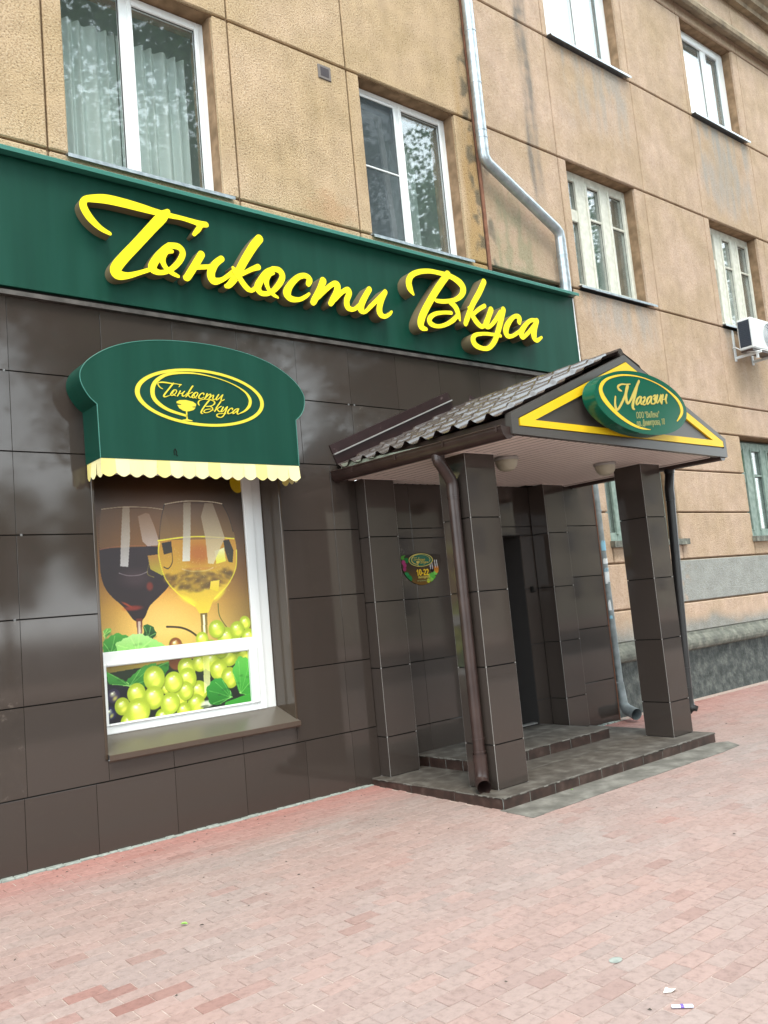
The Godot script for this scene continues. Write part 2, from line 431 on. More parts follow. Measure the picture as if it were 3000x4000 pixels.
func make_materials() -> void:
	# plaster: crushed stone thrown into mortar
	var grain := [[0.0, lin(0.10, 0.07, 0.045)], [0.17, lin(0.21, 0.15, 0.09)], [0.26, lin(0.48, 0.345, 0.21)], [0.4, lin(0.57, 0.415, 0.26)], [0.62, lin(0.61, 0.455, 0.29)], [0.85, lin(0.68, 0.54, 0.38)], [1.0, lin(0.76, 0.65, 0.50)]]
	var rough_h := noise_tex(11, 0.10, 1024, [], FastNoiseLite.TYPE_SIMPLEX_SMOOTH, 4, 0.55)
	var coarse := textured(mat(Color.WHITE, 0.95, 0, 0.25), noise_tex(11, 0.10, 1024, grain, FastNoiseLite.TYPE_SIMPLEX_SMOOTH, 4, 0.55), 0.42, rough_h, 0.5)
	var fine := textured(mat(Color.WHITE, 0.95, 0, 0.25), noise_tex(12, 0.045, 1024, [[0.0, lin(0.26, 0.18, 0.125)], [0.18, lin(0.50, 0.36, 0.25)], [0.3, lin(0.61, 0.45, 0.32)], [0.6, lin(0.645, 0.485, 0.35)], [0.8, lin(0.68, 0.53, 0.395)], [1.0, lin(0.76, 0.64, 0.51)]], FastNoiseLite.TYPE_SIMPLEX_SMOOTH, 5, 0.7), 0.42, noise_tex(12, 0.09, 1024, [], FastNoiseLite.TYPE_SIMPLEX_SMOOTH, 4, 0.6), 0.55)
	var stains := stain_map()
	for m in [coarse, fine]:
		m.detail_enabled = true
		m.detail_blend_mode = BaseMaterial3D.BLEND_MODE_MUL
		m.detail_uv_layer = BaseMaterial3D.DETAIL_UV_2
		m.detail_albedo = stains
	M.coarse = coarse
	M.fine = fine
	M.groove = textured(mat(Color.WHITE, 0.95, 0, 0.2), noise_tex(13, 0.03, 256, [[0.0, lin(0.15, 0.10, 0.06)], [1.0, lin(0.36, 0.24, 0.15)]]), 0.6)
	M.plinth = textured(mat(Color.WHITE, 0.95, 0, 0.2), noise_tex(14, 0.02, 512, [[0.0, lin(0.045, 0.05, 0.05)], [0.5, lin(0.085, 0.093, 0.09)], [1.0, lin(0.17, 0.18, 0.165)]], FastNoiseLite.TYPE_SIMPLEX_SMOOTH, 6, 0.65), 0.5, noise_tex(15, 0.06, 512, []), 0.8)
	M.ledge = textured(mat(Color.WHITE, 0.95, 0, 0.2), noise_tex(16, 0.02, 512, [[0.0, lin(0.085, 0.09, 0.08)], [0.5, lin(0.15, 0.155, 0.135)], [1.0, lin(0.30, 0.30, 0.25)]], FastNoiseLite.TYPE_SIMPLEX_SMOOTH, 6, 0.65), 0.5, noise_tex(15, 0.06, 512, []), 0.6)
	M.cornice = textured(mat(Color.WHITE, 0.95, 0, 0.2), noise_tex(17, 0.012, 512, [[0.0, lin(0.13, 0.11, 0.085)], [0.5, lin(0.28, 0.225, 0.16)], [1.0, lin(0.42, 0.345, 0.25)]], FastNoiseLite.TYPE_SIMPLEX_SMOOTH, 5, 0.6), 0.4, noise_tex(12, 0.09, 512, []), 0.5)
	# polished tiles: three tones; pale patches, mostly mirrored sky painted in, the rest scuffs and dust
	var scuff_sky := [[0.0, 0.94], [0.5, 1.03], [0.70, 1.08], [0.78, 1.35], [0.86, 1.9], [1.0, 2.4]]
	M.tiles = []
	for k in 4:
		var t: float = [1.0, 0.92, 1.07, 1.0][k]
		var stops := []
		for q in scuff_sky:
			var v: float = q[1] if k == 3 else 1.0 + (q[1] - 1.0) * 0.08
			stops.append([q[0], lin(minf(0.046 * t * v, 0.10), minf(0.0365 * t * v, 0.09), minf(0.031 * t * v, 0.082))])
		var tile := textured(mat(Color.WHITE, 0.13, 0, 0.5), noise_tex(20 + k, 0.014 if k == 3 else 0.02, 512, stops, FastNoiseLite.TYPE_SIMPLEX_SMOOTH, 6, 0.72), 0.62)
		tile.roughness_texture = noise_tex(30 + k, 0.02, 256, [[0.0, Color(0.5, 0.5, 0.5)], [1.0, Color(1, 1, 1)]])
		tile.roughness = 0.085
		tile.heightmap_enabled = true
		tile.heightmap_texture = noise_tex(38, 0.004, 256, [], FastNoiseLite.TYPE_SIMPLEX_SMOOTH, 2)
		tile.heightmap_scale = 0.012
		M.tiles.append(tile)
	M.riser = textured(mat(Color.WHITE, 0.35, 0, 0.5), noise_tex(24, 0.03, 256, [[0.0, lin(0.018, 0.010, 0.008)], [0.6, lin(0.042, 0.023, 0.018)], [1.0, lin(0.09, 0.062, 0.052)]]), 0.8)
	M.tread = textured(mat(Color.WHITE, 0.55, 0, 0.4), noise_tex(25, 0.016, 512, [[0.0, lin(0.05, 0.043, 0.036)], [0.5, lin(0.088, 0.077, 0.066)], [1.0, lin(0.17, 0.16, 0.14)]], FastNoiseLite.TYPE_SIMPLEX_SMOOTH, 6, 0.6), 0.6)
	M.dark = mat(lin(0.012, 0.011, 0.010), 0.9, 0, 0.2)
	M.lobby = mat(lin(0.03, 0.027, 0.026), 0.7, 0, 0.3)
	M.door = mat(lin(0.009, 0.0078, 0.0078), 0.6, 0, 0.2)
	M.edge = mat(lin(0.30, 0.285, 0.27), 0.7)
	M.mortar = textured(mat(Color.WHITE, 0.95, 0, 0.2), noise_tex(26, 0.05, 256, [[0.0, lin(0.17, 0.19, 0.175)], [1.0, lin(0.36, 0.39, 0.36)]]), 1.2, noise_tex(27, 0.06, 256, []), 0.6)
	M.apron = textured(mat(Color.WHITE, 0.9, 0, 0.3), noise_tex(28, 0.012, 512, [[0.0, lin(0.085, 0.08, 0.07)], [0.5, lin(0.14, 0.133, 0.118)], [1.0, lin(0.24, 0.23, 0.205)]], FastNoiseLite.TYPE_SIMPLEX_SMOOTH, 5, 0.6), 0.5)
	M.clip = mat(lin(0.15, 0.15, 0.15), 0.6, 0.2)
	# signs
	M.green = textured(mat(Color.WHITE, 0.42, 0, 0.28), noise_tex(40, 0.01, 256, [[0.0, lin(0.0038, 0.042, 0.027)], [0.5, lin(0.0046, 0.048, 0.031)], [1.0, lin(0.0070, 0.056, 0.038)]]), 0.25)
	M.green.uv1_scale = Vector3(1.6, 0.16, 1.6)     # faint runs of dirt
	M.lip = mat(lin(0.03, 0.16, 0.125), 0.35)
	M.oval = mat(lin(0.003, 0.085, 0.048), 0.16)
	M.yellow = mat(lin(0.86, 0.74, 0.012), 0.45, 0, 0.3)
	M.yellow_trim = mat(lin(0.72, 0.47, 0.012), 0.45, 0, 0.3)
	M.rim = mat(lin(0.15, 0.118, 0.065), 0.5)
	M.gold = mat(lin(0.46, 0.36, 0.05), 0.6)
	M.gold_dim = mat(lin(0.26, 0.26, 0.09), 0.7)
	M.vinyl = mat(lin(0.66, 0.56, 0.05), 0.5, 0, 0.3)
	# metal and plastic
	M.zinc = textured(mat(Color.WHITE, 0.38, 0.75), noise_tex(50, 0.05, 256, [[0.0, lin(0.30, 0.34, 0.37)], [1.0, lin(0.56, 0.60, 0.63)]], FastNoiseLite.TYPE_CELLULAR, 2), 1.1)
	M.old_zinc = textured(mat(Color.WHITE, 0.6, 0.3), noise_tex(51, 0.03, 256, [[0.0, lin(0.13, 0.155, 0.16)], [1.0, lin(0.27, 0.30, 0.31)]]), 1.0)
	M.brown_metal = textured(mat(Color.WHITE, 0.33, 0.1), noise_tex(52, 0.02, 256, [[0.0, lin(0.026, 0.014, 0.012)], [1.0, lin(0.05, 0.03, 0.026)]]), 0.8)
	M.black_pipe = mat(lin(0.014, 0.0125, 0.0125), 0.4)
	M.fascia = mat(lin(0.047, 0.040, 0.035), 0.4, 0.0)
	M.roof = textured(mat(Color.WHITE, 0.2, 0.0, 0.6), noise_tex(53, 0.02, 512, [[0.0, lin(0.045, 0.034, 0.029)], [0.75, lin(0.06, 0.046, 0.041)], [0.9, lin(0.10, 0.085, 0.078)], [1.0, lin(0.2, 0.18, 0.17)]], FastNoiseLite.TYPE_SIMPLEX_SMOOTH, 4, 0.5), 0.7)
	M.flashing = textured(mat(Color.WHITE, 0.3, 0.3), noise_tex(54, 0.03, 256, [[0.0, lin(0.02, 0.007, 0.007)], [0.8, lin(0.03, 0.012, 0.012)], [1.0, lin(0.4, 0.36, 0.36)]], FastNoiseLite.TYPE_SIMPLEX_SMOOTH, 5, 0.7), 0.7)
	M.bare = mat(lin(0.30, 0.29, 0.28), 0.45, 0.4)
	M.trim = textured(mat(Color.WHITE, 0.4, 0.35), noise_tex(55, 0.03, 256, [[0.0, lin(0.05, 0.043, 0.038)], [1.0, lin(0.12, 0.105, 0.095)]]), 0.8)
	M.soffit = mat(lin(0.68, 0.60, 0.56), 0.5)
	M.gutter_inside = mat(lin(0.30, 0.32, 0.25), 0.5)
	M.sill = mat(lin(0.115, 0.10, 0.082), 0.3, 0.15)
	M.sill_edge = mat(lin(0.07, 0.045, 0.032), 0.35, 0.1)
	M.jamb = mat(lin(0.052, 0.036, 0.025), 0.12)
	M.white = mat(lin(0.78, 0.80, 0.80), 0.32)
	M.gasket = mat(lin(0.03, 0.03, 0.032), 0.8)
	M.cream = textured(mat(Color.WHITE, 0.6), noise_tex(56, 0.03, 256, [[0.0, lin(0.50, 0.50, 0.43)], [1.0, lin(0.68, 0.68, 0.60)]]), 1.0)
	M.green_wood = textured(mat(Color.WHITE, 0.65), noise_tex(57, 0.03, 256, [[0.0, lin(0.13, 0.19, 0.165)], [1.0, lin(0.28, 0.35, 0.31)]]), 1.0)
	M.glass = mat(Color(0.9, 1.0, 0.97, 0.03), 0.02)
	M.glass.transparency = BaseMaterial3D.TRANSPARENCY_ALPHA
	M.mirror_glass = mat(Color(0.86, 0.98, 0.95, 0.02), 0.02)
	M.mirror_glass.transparency = BaseMaterial3D.TRANSPARENCY_ALPHA
	M.room = mat(lin(0.26, 0.30, 0.27), 0.9)
	M.curtain = mat(lin(0.45, 0.54, 0.515), 0.9)
	M.curtain.backlight_enabled = true
	M.curtain.backlight = Color(0.35, 0.4, 0.38)
	M.white_curtain = mat(lin(0.85, 0.87, 0.86), 0.9)
	M.teal_curtain = mat(lin(0.36, 0.55, 0.57), 0.9)
	M.net = mat(Color(0.30, 0.34, 0.36, 0.42), 0.9)
	M.net.transparency = BaseMaterial3D.TRANSPARENCY_ALPHA
	M.film = mat(Color(0.03, 0.66, 0.28, 0.75), 0.6)
	M.film.transparency = BaseMaterial3D.TRANSPARENCY_ALPHA
	M.cloth_yellow = mat(lin(0.82, 0.71, 0.24), 0.85)
	M.cloth_cream = mat(lin(0.86, 0.79, 0.42), 0.85)
	for m in [M.cloth_yellow, M.cloth_cream]:
		m.backlight_enabled = true
		m.backlight = Color(0.5, 0.45, 0.2)
	M.ac_white = mat(lin(0.62, 0.66, 0.67), 0.35)
	M.ac_fin = textured(mat(Color.WHITE, 0.6, 0.3), noise_tex(58, 0.2, 64, [[0.0, lin(0.03, 0.042, 0.06)], [1.0, lin(0.055, 0.07, 0.095)]]), 4.0)
	M.bulb = mat(lin(0.36, 0.33, 0.25), 0.35)
	M.rust = textured(mat(Color.WHITE, 0.9), noise_tex(59, 0.03, 256, [[0.0, lin(0.12, 0.05, 0.03)], [1.0, lin(0.26, 0.12, 0.07)]]), 1.0)
	M.grille = mat(lin(0.14, 0.12, 0.11), 0.7)
	M.paper = mat(lin(0.72, 0.70, 0.64), 0.9)
	M.wrapper = mat(lin(0.62, 0.66, 0.85), 0.3)
	M.violet = mat(lin(0.16, 0.10, 0.42), 0.4)
	M.fresh_leaf = mat(lin(0.22, 0.48, 0.07), 0.6)
	M.dark_leaf = mat(lin(0.05, 0.04, 0.03), 0.8)
	M.sticker = mat(lin(0.62, 0.66, 0.68), 0.7)
	M.sticker_blue = mat(lin(0.20, 0.42, 0.55), 0.7)
	M.asphalt = textured(mat(Color.WHITE, 0.9, 0, 0.3), noise_tex(60, 0.1, 512, [[0.0, lin(0.035, 0.035, 0.036)], [1.0, lin(0.075, 0.075, 0.077)]]), 0.5)
	M.sand = textured(mat(Color.WHITE, 0.95, 0, 0.2), noise_tex(61, 0.05, 512, [[0.0, lin(0.30, 0.23, 0.20)], [1.0, lin(0.48, 0.40, 0.36)]], FastNoiseLite.TYPE_SIMPLEX_SMOOTH, 5), 0.8)
	M.paving = textured(mat(Color.WHITE, 0.9, 0, 0.3), noise_tex(62, 0.02, 512, [[0.0, lin(0.21, 0.15, 0.13)], [1.0, lin(0.34, 0.26, 0.23)]], FastNoiseLite.TYPE_SIMPLEX_SMOOTH, 5), 0.5)
	M.kerb = mat(lin(0.26, 0.26, 0.25), 0.9)
	var bt := noise_tex(63, 0.035, 512, [[0.0, Color(0.82, 0.81, 0.80)], [0.45, Color(0.95, 0.95, 0.95)], [1.0, Color(1, 1, 1)]], FastNoiseLite.TYPE_SIMPLEX_SMOOTH, 5, 0.65)
	M.brick = textured(mat(Color.WHITE, 0.85, 0, 0.35), bt, 0.9, noise_tex(64, 0.09, 512, []), 0.25)
	M.brick.vertex_color_use_as_albedo = true
	M.bark = textured(mat(Color.WHITE, 0.95, 0, 0.2), noise_tex(65, 0.03, 256, [[0.0, lin(0.04, 0.03, 0.022)], [1.0, lin(0.13, 0.105, 0.08)]]), 1.0)
	M.leaves = mat(Color.WHITE, 0.6, 0, 0.3)
	M.leaves.vertex_color_use_as_albedo = true
	M.leaves.backlight_enabled = true
	M.leaves.backlight = Color(0.25, 0.4, 0.1)
	M.house = textured(mat(Color.WHITE, 0.9, 0, 0.2), noise_tex(66, 0.02, 256, [[0.0, lin(0.36, 0.31, 0.24)], [1.0, lin(0.50, 0.44, 0.35)]]), 0.1)
	M.house_glass = mat(lin(0.04, 0.05, 0.055), 0.08)
	M.lobby_glass = mat(lin(0.008, 0.008, 0.009), 0.2, 0, 0.3)
	M.tin = mat(lin(0.16, 0.165, 0.17), 0.5, 0.3)

# ---------------------------------------------------------------- windows of the house
func drape(st: SurfaceTool, x0: float, x1: float, y0: float, y1: float, z: float, amp: float, waves: float, ph := 0.0) -> void:
	var n := int(waves * 10)
	for i in n:
		var p: Array[Vector3] = []
		for k in [i, i + 1]:
			var t := float(k) / n
			var w := sin(TAU * waves * t + ph + 0.9 * sin(TAU * waves * 0.37 * t)) * amp
			p.append(Vector3(lerpf(x0, x1, t), 0, z + w))
		quad(st, p[0] + Vector3(0, y0, 0), p[1] + Vector3(0, y0, 0), p[1] + Vector3(0, y1, 0), p[0] + Vector3(0, y1, 0), Vector3.BACK)

func room_behind(w: Node, x0: float, x1: float, y0: float, y1: float, deep := 1.9) -> void:
	var st := st_new()
	var zf := -0.40
	var zb := zf - deep
	var t := 0.12
	var X0 := x0 - 0.12
	var X1 := x1 + 0.12
	var Y0 := y0 - 0.5
	var Y1 := y1 + 0.25
	cbox(st, Vector3(X0 - t, Y0 - t, zb - t), Vector3(X1 + t, Y1 + t, zb))
	cbox(st, Vector3(X0 - t, Y0 - t, zb), Vector3(X0, Y1 + t, zf))
	cbox(st, Vector3(X1, Y0 - t, zb), Vector3(X1 + t, Y1 + t, zf))
	cbox(st, Vector3(X0, Y1, zb), Vector3(X1, Y1 + t, zf))
	cbox(st, Vector3(X0, Y0 - t, zb), Vector3(X1, Y0, zf))
	# the wall round the opening, seen from inside
	cbox(st, Vector3(X0, Y0, zf - 0.04), Vector3(X1, y0 - 0.002, zf))
	cbox(st, Vector3(X0, y1 + 0.002, zf - 0.04), Vector3(X1, Y1, zf))
	cbox(st, Vector3(X0, y0 - 0.002, zf - 0.04), Vector3(x0 - 0.002, y1 + 0.002, zf))
	cbox(st, Vector3(x1 + 0.002, y0 - 0.002, zf - 0.04), Vector3(X1, y1 + 0.002, zf))
	obj("room", st, M.room, w)

func frame_of(w: Node, bars: Array, m: Material, z0: float, z1: float) -> MeshInstance3D:
	var st := st_new()
	for b in bars:
		cbox(st, Vector3(b[0], b[1], z0 + (b[4] if b.size() > 4 else 0.0)), Vector3(b[2], b[3], z1 + (b[4] if b.size() > 4 else 0.0)), 0.006)
	return obj("frame", st, m, w)

func pane(w: Node, x0: float, y0: float, x1: float, y1: float, z: float, m: Material = null) -> void:
	var st := st_new()     # a sealed unit of two sheets
	cbox(st, Vector3(x0, y0, z - 0.004), Vector3(x1, y1, z))
	if m == M.mirror_glass:
		cbox(st, Vector3(x0, y0, z - 0.024), Vector3(x1, y1, z - 0.020))
	obj("pane", st, m if m else M.glass, w)
	st = st_new()
	var g := 0.008
	for b in [[x0, y0, x0 + g, y1], [x1 - g, y0, x1, y1], [x0 + g, y0, x1 - g, y0 + g], [x0 + g, y1 - g, x1 - g, y1]]:
		cbox(st, Vector3(b[0], b[1], z + 0.001), Vector3(b[2], b[3], z + 0.005))
	obj("gasket", st, M.gasket, w)

func sill_of(w: Node, x0: float, x1: float, y: float, m: Material, out := 0.045) -> void:
	var st := st_new()
	var z := WALL + out
	profile(st, PackedVector2Array([Vector2(-0.31, y + 0.045), Vector2(z, y), Vector2(z, y - 0.03), Vector2(z - 0.006, y - 0.03), Vector2(z - 0.006, y - 0.008), Vector2(-0.31, y + 0.035)]), x0, x1)
	obj("window_sill", st, m, w)

func part(called: String, parent: Node) -> Node3D:
	var o := Node3D.new()
	o.name = called
	parent.add_child(o, true)
	return o

func plastic_window(house: Node, x0: float, x1: float, y0: float, y1: float, mid0: float, mid1: float, glass: Material) -> Node3D:
	var w := part("window", house)
	var f := 0.055
	frame_of(w, [[x0 - 0.02, y0, x0 + f, y1], [x1 - f, y0, x1 + 0.02, y1], [x0 + f, y1 - f, x1 - f, y1], [x0 + f, y0, x1 - f, y0 + f * 0.8], [mid0 + 0.004, y0 + f * 0.8, mid1 - 0.004, y1 - f]], M.white, -0.36, -0.30)
	var st := st_new()   # the opening sash stands a little proud
	var a := mid1
	var b := x1 - f + 0.012
	var lo := y0 + f * 0.8 - 0.012
	var hi := y1 - f + 0.012
	var s := 0.045
	for q in [[a - 0.012, lo, a + s - 0.012, hi], [b - s, lo, b, hi], [a + s - 0.012, hi - s, b - s, hi], [a + s - 0.012, lo, b - s, lo + s]]:
		cbox(st, Vector3(q[0], q[1], -0.350), Vector3(q[2], q[3], -0.288), 0.007)
	obj("sash", st, M.white, w)
	pane(w, x0 + f, y0 + f * 0.8, mid0 + 0.004, y1 - f, -0.325, glass)
	pane(w, a + s - 0.012, lo + s, b - s, hi - s, -0.315, glass)
	return w

func wooden_window(house: Node, x0: float, y0: float, y1: float, m: Material, glass: Material) -> Node3D:
	# three lights with a low transom, the first one with a small vent pane; x0 is the left edge of the opening
	var w := part("window", house)
	var k := x0 - 9.06
	var bars := [[9.06, y0, 9.16, y1], [9.44, y0, 9.68, y1], [9.985, y0, 10.19, y1], [10.525, y0, 10.62, y1],
		[9.16, y1 - 0.13, 9.44, y1], [9.68, y1 - 0.13, 9.985, y1], [10.19, y1 - 0.13, 10.525, y1],
		[9.16, y0, 9.44, y0 + 0.13], [9.68, y0, 9.985, y0 + 0.13], [10.19, y0, 10.525, y0 + 0.13]]
	var mid := lerpf(y0, y1, 0.655)
	bars.append([9.16, mid - 0.12, 9.44, mid + 0.05])
	bars.append([9.68, mid - 0.02, 9.985, mid + 0.015, -0.012])
	bars.append([10.19, mid - 0.02, 10.525, mid + 0.015, -0.012])
	for b in bars:
		b[0] += k
		b[2] += k
	frame_of(w, bars, m, -0.38, -0.30)
	var st := st_new()   # the sashes' own rails
	for c in [[9.16, 9.44], [9.68, 9.985], [10.19, 10.525]]:
		for q in [[c[0] - 0.03, y0 + 0.1, c[0] + 0.012, y1 - 0.1], [c[1] - 0.012, y0 + 0.1, c[1] + 0.03, y1 - 0.1]]:
			cbox(st, Vector3(q[0] + k, q[1], -0.33), Vector3(q[2] + k, q[3], -0.285), 0.006)
	obj("sash", st, m, w)
	for c in [[9.16, 9.44], [9.68, 9.985], [10.19, 10.525]]:
		var low: float = -0.12 if c[0] == 9.16 else -0.02
		var up: float = 0.05 if c[0] == 9.16 else 0.015
		pane(w, c[0] + k, y0 + 0.13, c[1] + k, mid + low, -0.335, glass)
		pane(w, c[0] + k, mid + up, c[1] + k, y1 - 0.13, -0.335, glass)
	return w

# ---------------------------------------------------------------- the apartment house
func build_house() -> void:
	var house := thing("apartment_building", "old plastered apartment house in sandy and pinkish render with grooved blocks above the shop", "building")
	uv2_on = true
	var X := [-2.0, 0.75, 2.28, 4.02, 5.43, 7.32, 8.89, 10.85, 12.46, 14.38, 16.0, 18.0]
	var Y := [5.43, 7.22, 8.93, 10.66, 12.4, 14.0]
	var holes := {"2 0": [2.45, 3.85], "4 0": [5.60, 7.0], "6 0": [9.06, 10.6], "8 0": [12.62, 14.15], "6 2": [9.0, 10.7], "8 2": [12.57, 14.2]}
	var solid: Array = []        # [x0, y0, x1, y1, deep]
	for i in X.size() - 1:
		for j in Y.size() - 1:
			var h = holes.get("%d %d" % [i, j])
			if h == null:
				solid.append([X[i], Y[j], X[i + 1], Y[j + 1], false])
			else:
				solid.append([X[i], Y[j], h[0], Y[j + 1], true])
				solid.append([h[1], Y[j], X[i + 1], Y[j + 1], true])
		if X[i + 1] > 8.7:
			solid.append([maxf(X[i], 8.62), 4.16, X[i + 1], 5.43, false])
		else:
			solid.append([X[i], 4.0, X[i + 1], 5.43, false])
	solid.append([8.62, 4.16, 8.89, 5.43, false])
	for c in [[3.70, 4.16], [3.11, 3.70], [2.51, 3.11], [1.86, 2.51], [1.275, 1.86], [0.87, 1.275]]:
		if c[0] < 3.6 and c[1] > 2.0:
			for q in [[8.62, 9.06], [10.65, 12.63], [14.2, 18.0]]:
				solid.append([q[0], c[0], q[1], c[1], true])
			if c[0] < 2.0:
				for q in [[9.06, 10.65], [12.63, 14.2]]:
					solid.append([q[0], c[0], q[1], 2.13, false])
		else:
			solid.append([8.62, c[0], 18.0, c[1], false])
	var back := st_new()
	for s in solid:
		var st := st_new()
		var g := 0.008
		cbox(st, Vector3(s[0] + (g if s[0] != 8.62 else 0.0), s[1] + 0.011, -0.40 if s[4] else -0.20), Vector3(s[2] - g, s[3] - 0.011, WALL), 0.011)
		obj("plaster_block", st, M.coarse if s[2] < 7.4 else M.fine, house)
		cbox(back, Vector3(s[0] + 0.001, s[1] + 0.0005, -0.55), Vector3(s[2] - 0.001, s[3] - 0.0005, -0.155 if s[4] == false else -0.165))
	uv2_on = false
	obj("wall", back, M.groove, house)
	# the low plinth, its rounded ledge, and the two string courses high up
	var st := st_new()
	cbox(st, Vector3(8.62, -0.4, -0.5), Vector3(18.0, 0.66, -0.115), 0.01)
	obj("plinth", st, M.plinth, house)
	st = st_new()
	var pr := PackedVector2Array([Vector2(-0.3, 0.64), Vector2(-0.06, 0.645), Vector2(-0.03, 0.665), Vector2(-0.015, 0.70), Vector2(-0.012, 0.74), Vector2(-0.025, 0.785), Vector2(-0.055, 0.82), Vector2(-0.09, 0.84), Vector2(-0.10, 0.875), Vector2(-0.3, 0.885)])
	profile(st, pr, 8.62, 18.0)
	obj("ledge", st, M.ledge, house)
	st = st_new()
	pr = PackedVector2Array([Vector2(-0.2, 10.86), Vector2(-0.10, 10.86), Vector2(-0.07, 10.83), Vector2(0.02, 10.80), Vector2(0.05, 10.83), Vector2(0.06, 10.90), Vector2(0.03, 10.97), Vector2(0.0, 10.99), Vector2(-0.02, 11.06), Vector2(-0.06, 11.10), Vector2(-0.2, 11.14)])
	profile(st, pr, -2.0, 18.0)
	pr = PackedVector2Array([Vector2(-0.2, 11.62), Vector2(0.0, 11.60), Vector2(0.02, 11.66), Vector2(0.1, 11.70), Vector2(0.12, 11.78), Vector2(0.2, 11.84), Vector2(0.22, 11.94), Vector2(-0.2, 12.05)])
	profile(st, pr, -2.0, 18.0)
	obj("cornice", st, M.cornice, house)
	# windows
	var w := plastic_window(house, 2.45, 3.85, 5.46, 7.215, 3.02, 3.11, M.glass)
	st = st_new()
	drape(st, 2.40, 3.10, 5.3, 7.02, -0.62, 0.03, 6.0)
	drape(st, 3.12, 3.80, 5.3, 7.02, -0.64, 0.035, 6.0, 1.0)
	obj("curtain", st, M.curtain, w)
	sill_of(w, 2.42, 3.94, 5.42, M.zinc)
	room_behind(w, 2.45, 3.85, 5.46, 7.215)
	w = plastic_window(house, 5.60, 7.0, 5.45, 7.215, 6.22, 6.29, M.mirror_glass)
	st = st_new()
	for q in [[5.655, 5.50, 5.685, 7.14], [6.195, 5.50, 6.225, 7.14], [5.685, 7.11, 6.195, 7.14], [5.685, 5.50, 6.195, 5.53], [5.685, 6.30, 6.195, 6.318]]:
		cbox(st, Vector3(q[0], q[1], -0.298), Vector3(q[2], q[3], -0.278), 0.003)
	obj("net_frame", st, M.white, w)
	box("insect_net", Vector3(5.685, 5.53, -0.290), Vector3(6.195, 7.11, -0.289), M.net, w)
	st = st_new()       # the tilted sash behind the net
	var tilt := Transform3D(Basis(Vector3.RIGHT, -0.06), Vector3(0, 5.5, -0.36))
	for q in [[5.72, 0.0, 5.79, 1.6], [6.10, 0.0, 6.17, 1.6], [5.79, 1.53, 6.10, 1.6]]:
		var piece := st_new()
		cbox(piece, Vector3(q[0], q[1], -0.04), Vector3(q[2], q[3], 0.0), 0.006)
		st.append_from(piece.commit(), 0, tilt)
	obj("tilted_sash", st, M.white, w)
	st = st_new()
	drape(st, 6.55, 6.98, 5.3, 7.1, -0.85, 0.03, 4.0)
	obj("curtain", st, M.curtain, w)
	sill_of(w, 5.57, 7.05, 5.42, M.zinc)
	room_behind(w, 5.60, 7.0, 5.45, 7.215)
	w = wooden_window(house, 9.06, 5.49, 7.215, M.cream, M.mirror_glass)
	sill_of(w, 9.0, 10.72, 5.465, M.zinc, 0.06)
	st = st_new()
	drape(st, 9.6, 10.05, 5.4, 7.2, -0.75, 0.03, 4.0)
	drape(st, 10.2, 10.7, 5.4, 7.2, -0.75, 0.03, 4.0)
	obj("curtain", st, M.curtain, w)
	room_behind(w, 9.06, 10.62, 5.49, 7.215)
	w = wooden_window(house, 12.63, 5.49, 7.215, M.cream, M.mirror_glass)
	sill_of(w, 12.58, 14.25, 5.465, M.zinc, 0.06)
	st = st_new()
	drape(st, 12.75, 13.75, 5.5, 7.1, -0.46, 0.02, 4.0)
	obj("curtain", st, M.white_curtain, w)
	room_behind(w, 12.63, 14.19, 5.49, 7.215)
	w = plastic_window(house, 9.0, 10.7, 8.97, 10.655, 9.90, 10.03, M.mirror_glass)
	sill_of(w, 8.97, 10.78, 8.945, M.zinc, 0.08)
	st = st_new()
	drape(st, 9.05, 9.88, 9.0, 10.6, -0.44, 0.015, 5.0)
	obj("curtain", st, M.white_curtain, w)
	st = st_new()
	drape(st, 10.0, 10.62, 9.0, 10.6, -0.50, 0.025, 6.0)
	obj("curtain", st, M.teal_curtain, w)
	for q in [[10.49, 8.99, 10.655, 10.6], [9.06, 10.50, 10.49, 10.6]]:
		box("lining", Vector3(q[0], q[1], -0.318), Vector3(q[2], q[3], -0.284), M.white, w, 0.006)
	room_behind(w, 9.0, 10.7, 8.97, 10.655)
	w = plastic_window(house, 12.57, 14.2, 8.98, 10.655, 13.46, 13.57, M.mirror_glass)
	sill_of(w, 12.54, 14.28, 8.955, M.zinc, 0.08)
	st = st_new()
	drape(st, 12.6, 13.5, 9.0, 10.25, -0.44, 0.015, 5.0)
	obj("curtain", st, M.white_curtain, w)
	st = st_new()
	drape(st, 13.78, 14.15, 9.0, 10.6, -0.48, 0.025, 4.0)
	obj("curtain", st, M.teal_curtain, w)
	for q in [[13.99, 9.03, 14.16, 10.6], [12.63, 10.49, 13.99, 10.6]]:
		box("lining", Vector3(q[0], q[1], -0.318), Vector3(q[2], q[3], -0.284), M.white, w, 0.006)
	room_behind(w, 12.57, 14.2, 8.98, 10.655)
	for k in [0.0, 3.57]:
		w = wooden_window(house, 9.06 + k, 2.14, 3.65, M.green_wood, M.glass)
		st = st_new()
		profile(st, PackedVector2Array([Vector2(-0.33, 2.165), Vector2(-0.05, 2.14), Vector2(-0.05, 2.06), Vector2(-0.33, 2.06)]), 9.02 + k, 10.74 + k)
		obj("window_sill", st, M.ledge, w)
		st = st_new()     # a grid of painted bars behind the glass
		for i in 5:
			cbox(st, Vector3(9.22 + k + i * 0.30, 2.2, -0.40), Vector3(9.235 + k + i * 0.30, 3.6, -0.385))
		obj("bar", st, M.green_wood, w)
		room_behind(w, 9.06 + k, 10.62 + k, 2.14, 3.65)
		st = st_new()
		drape(st, 9.2 + k, 10.5 + k, 2.1, 3.6, -0.62, 0.03, 6.0)
		obj("curtain", st, M.curtain, w)
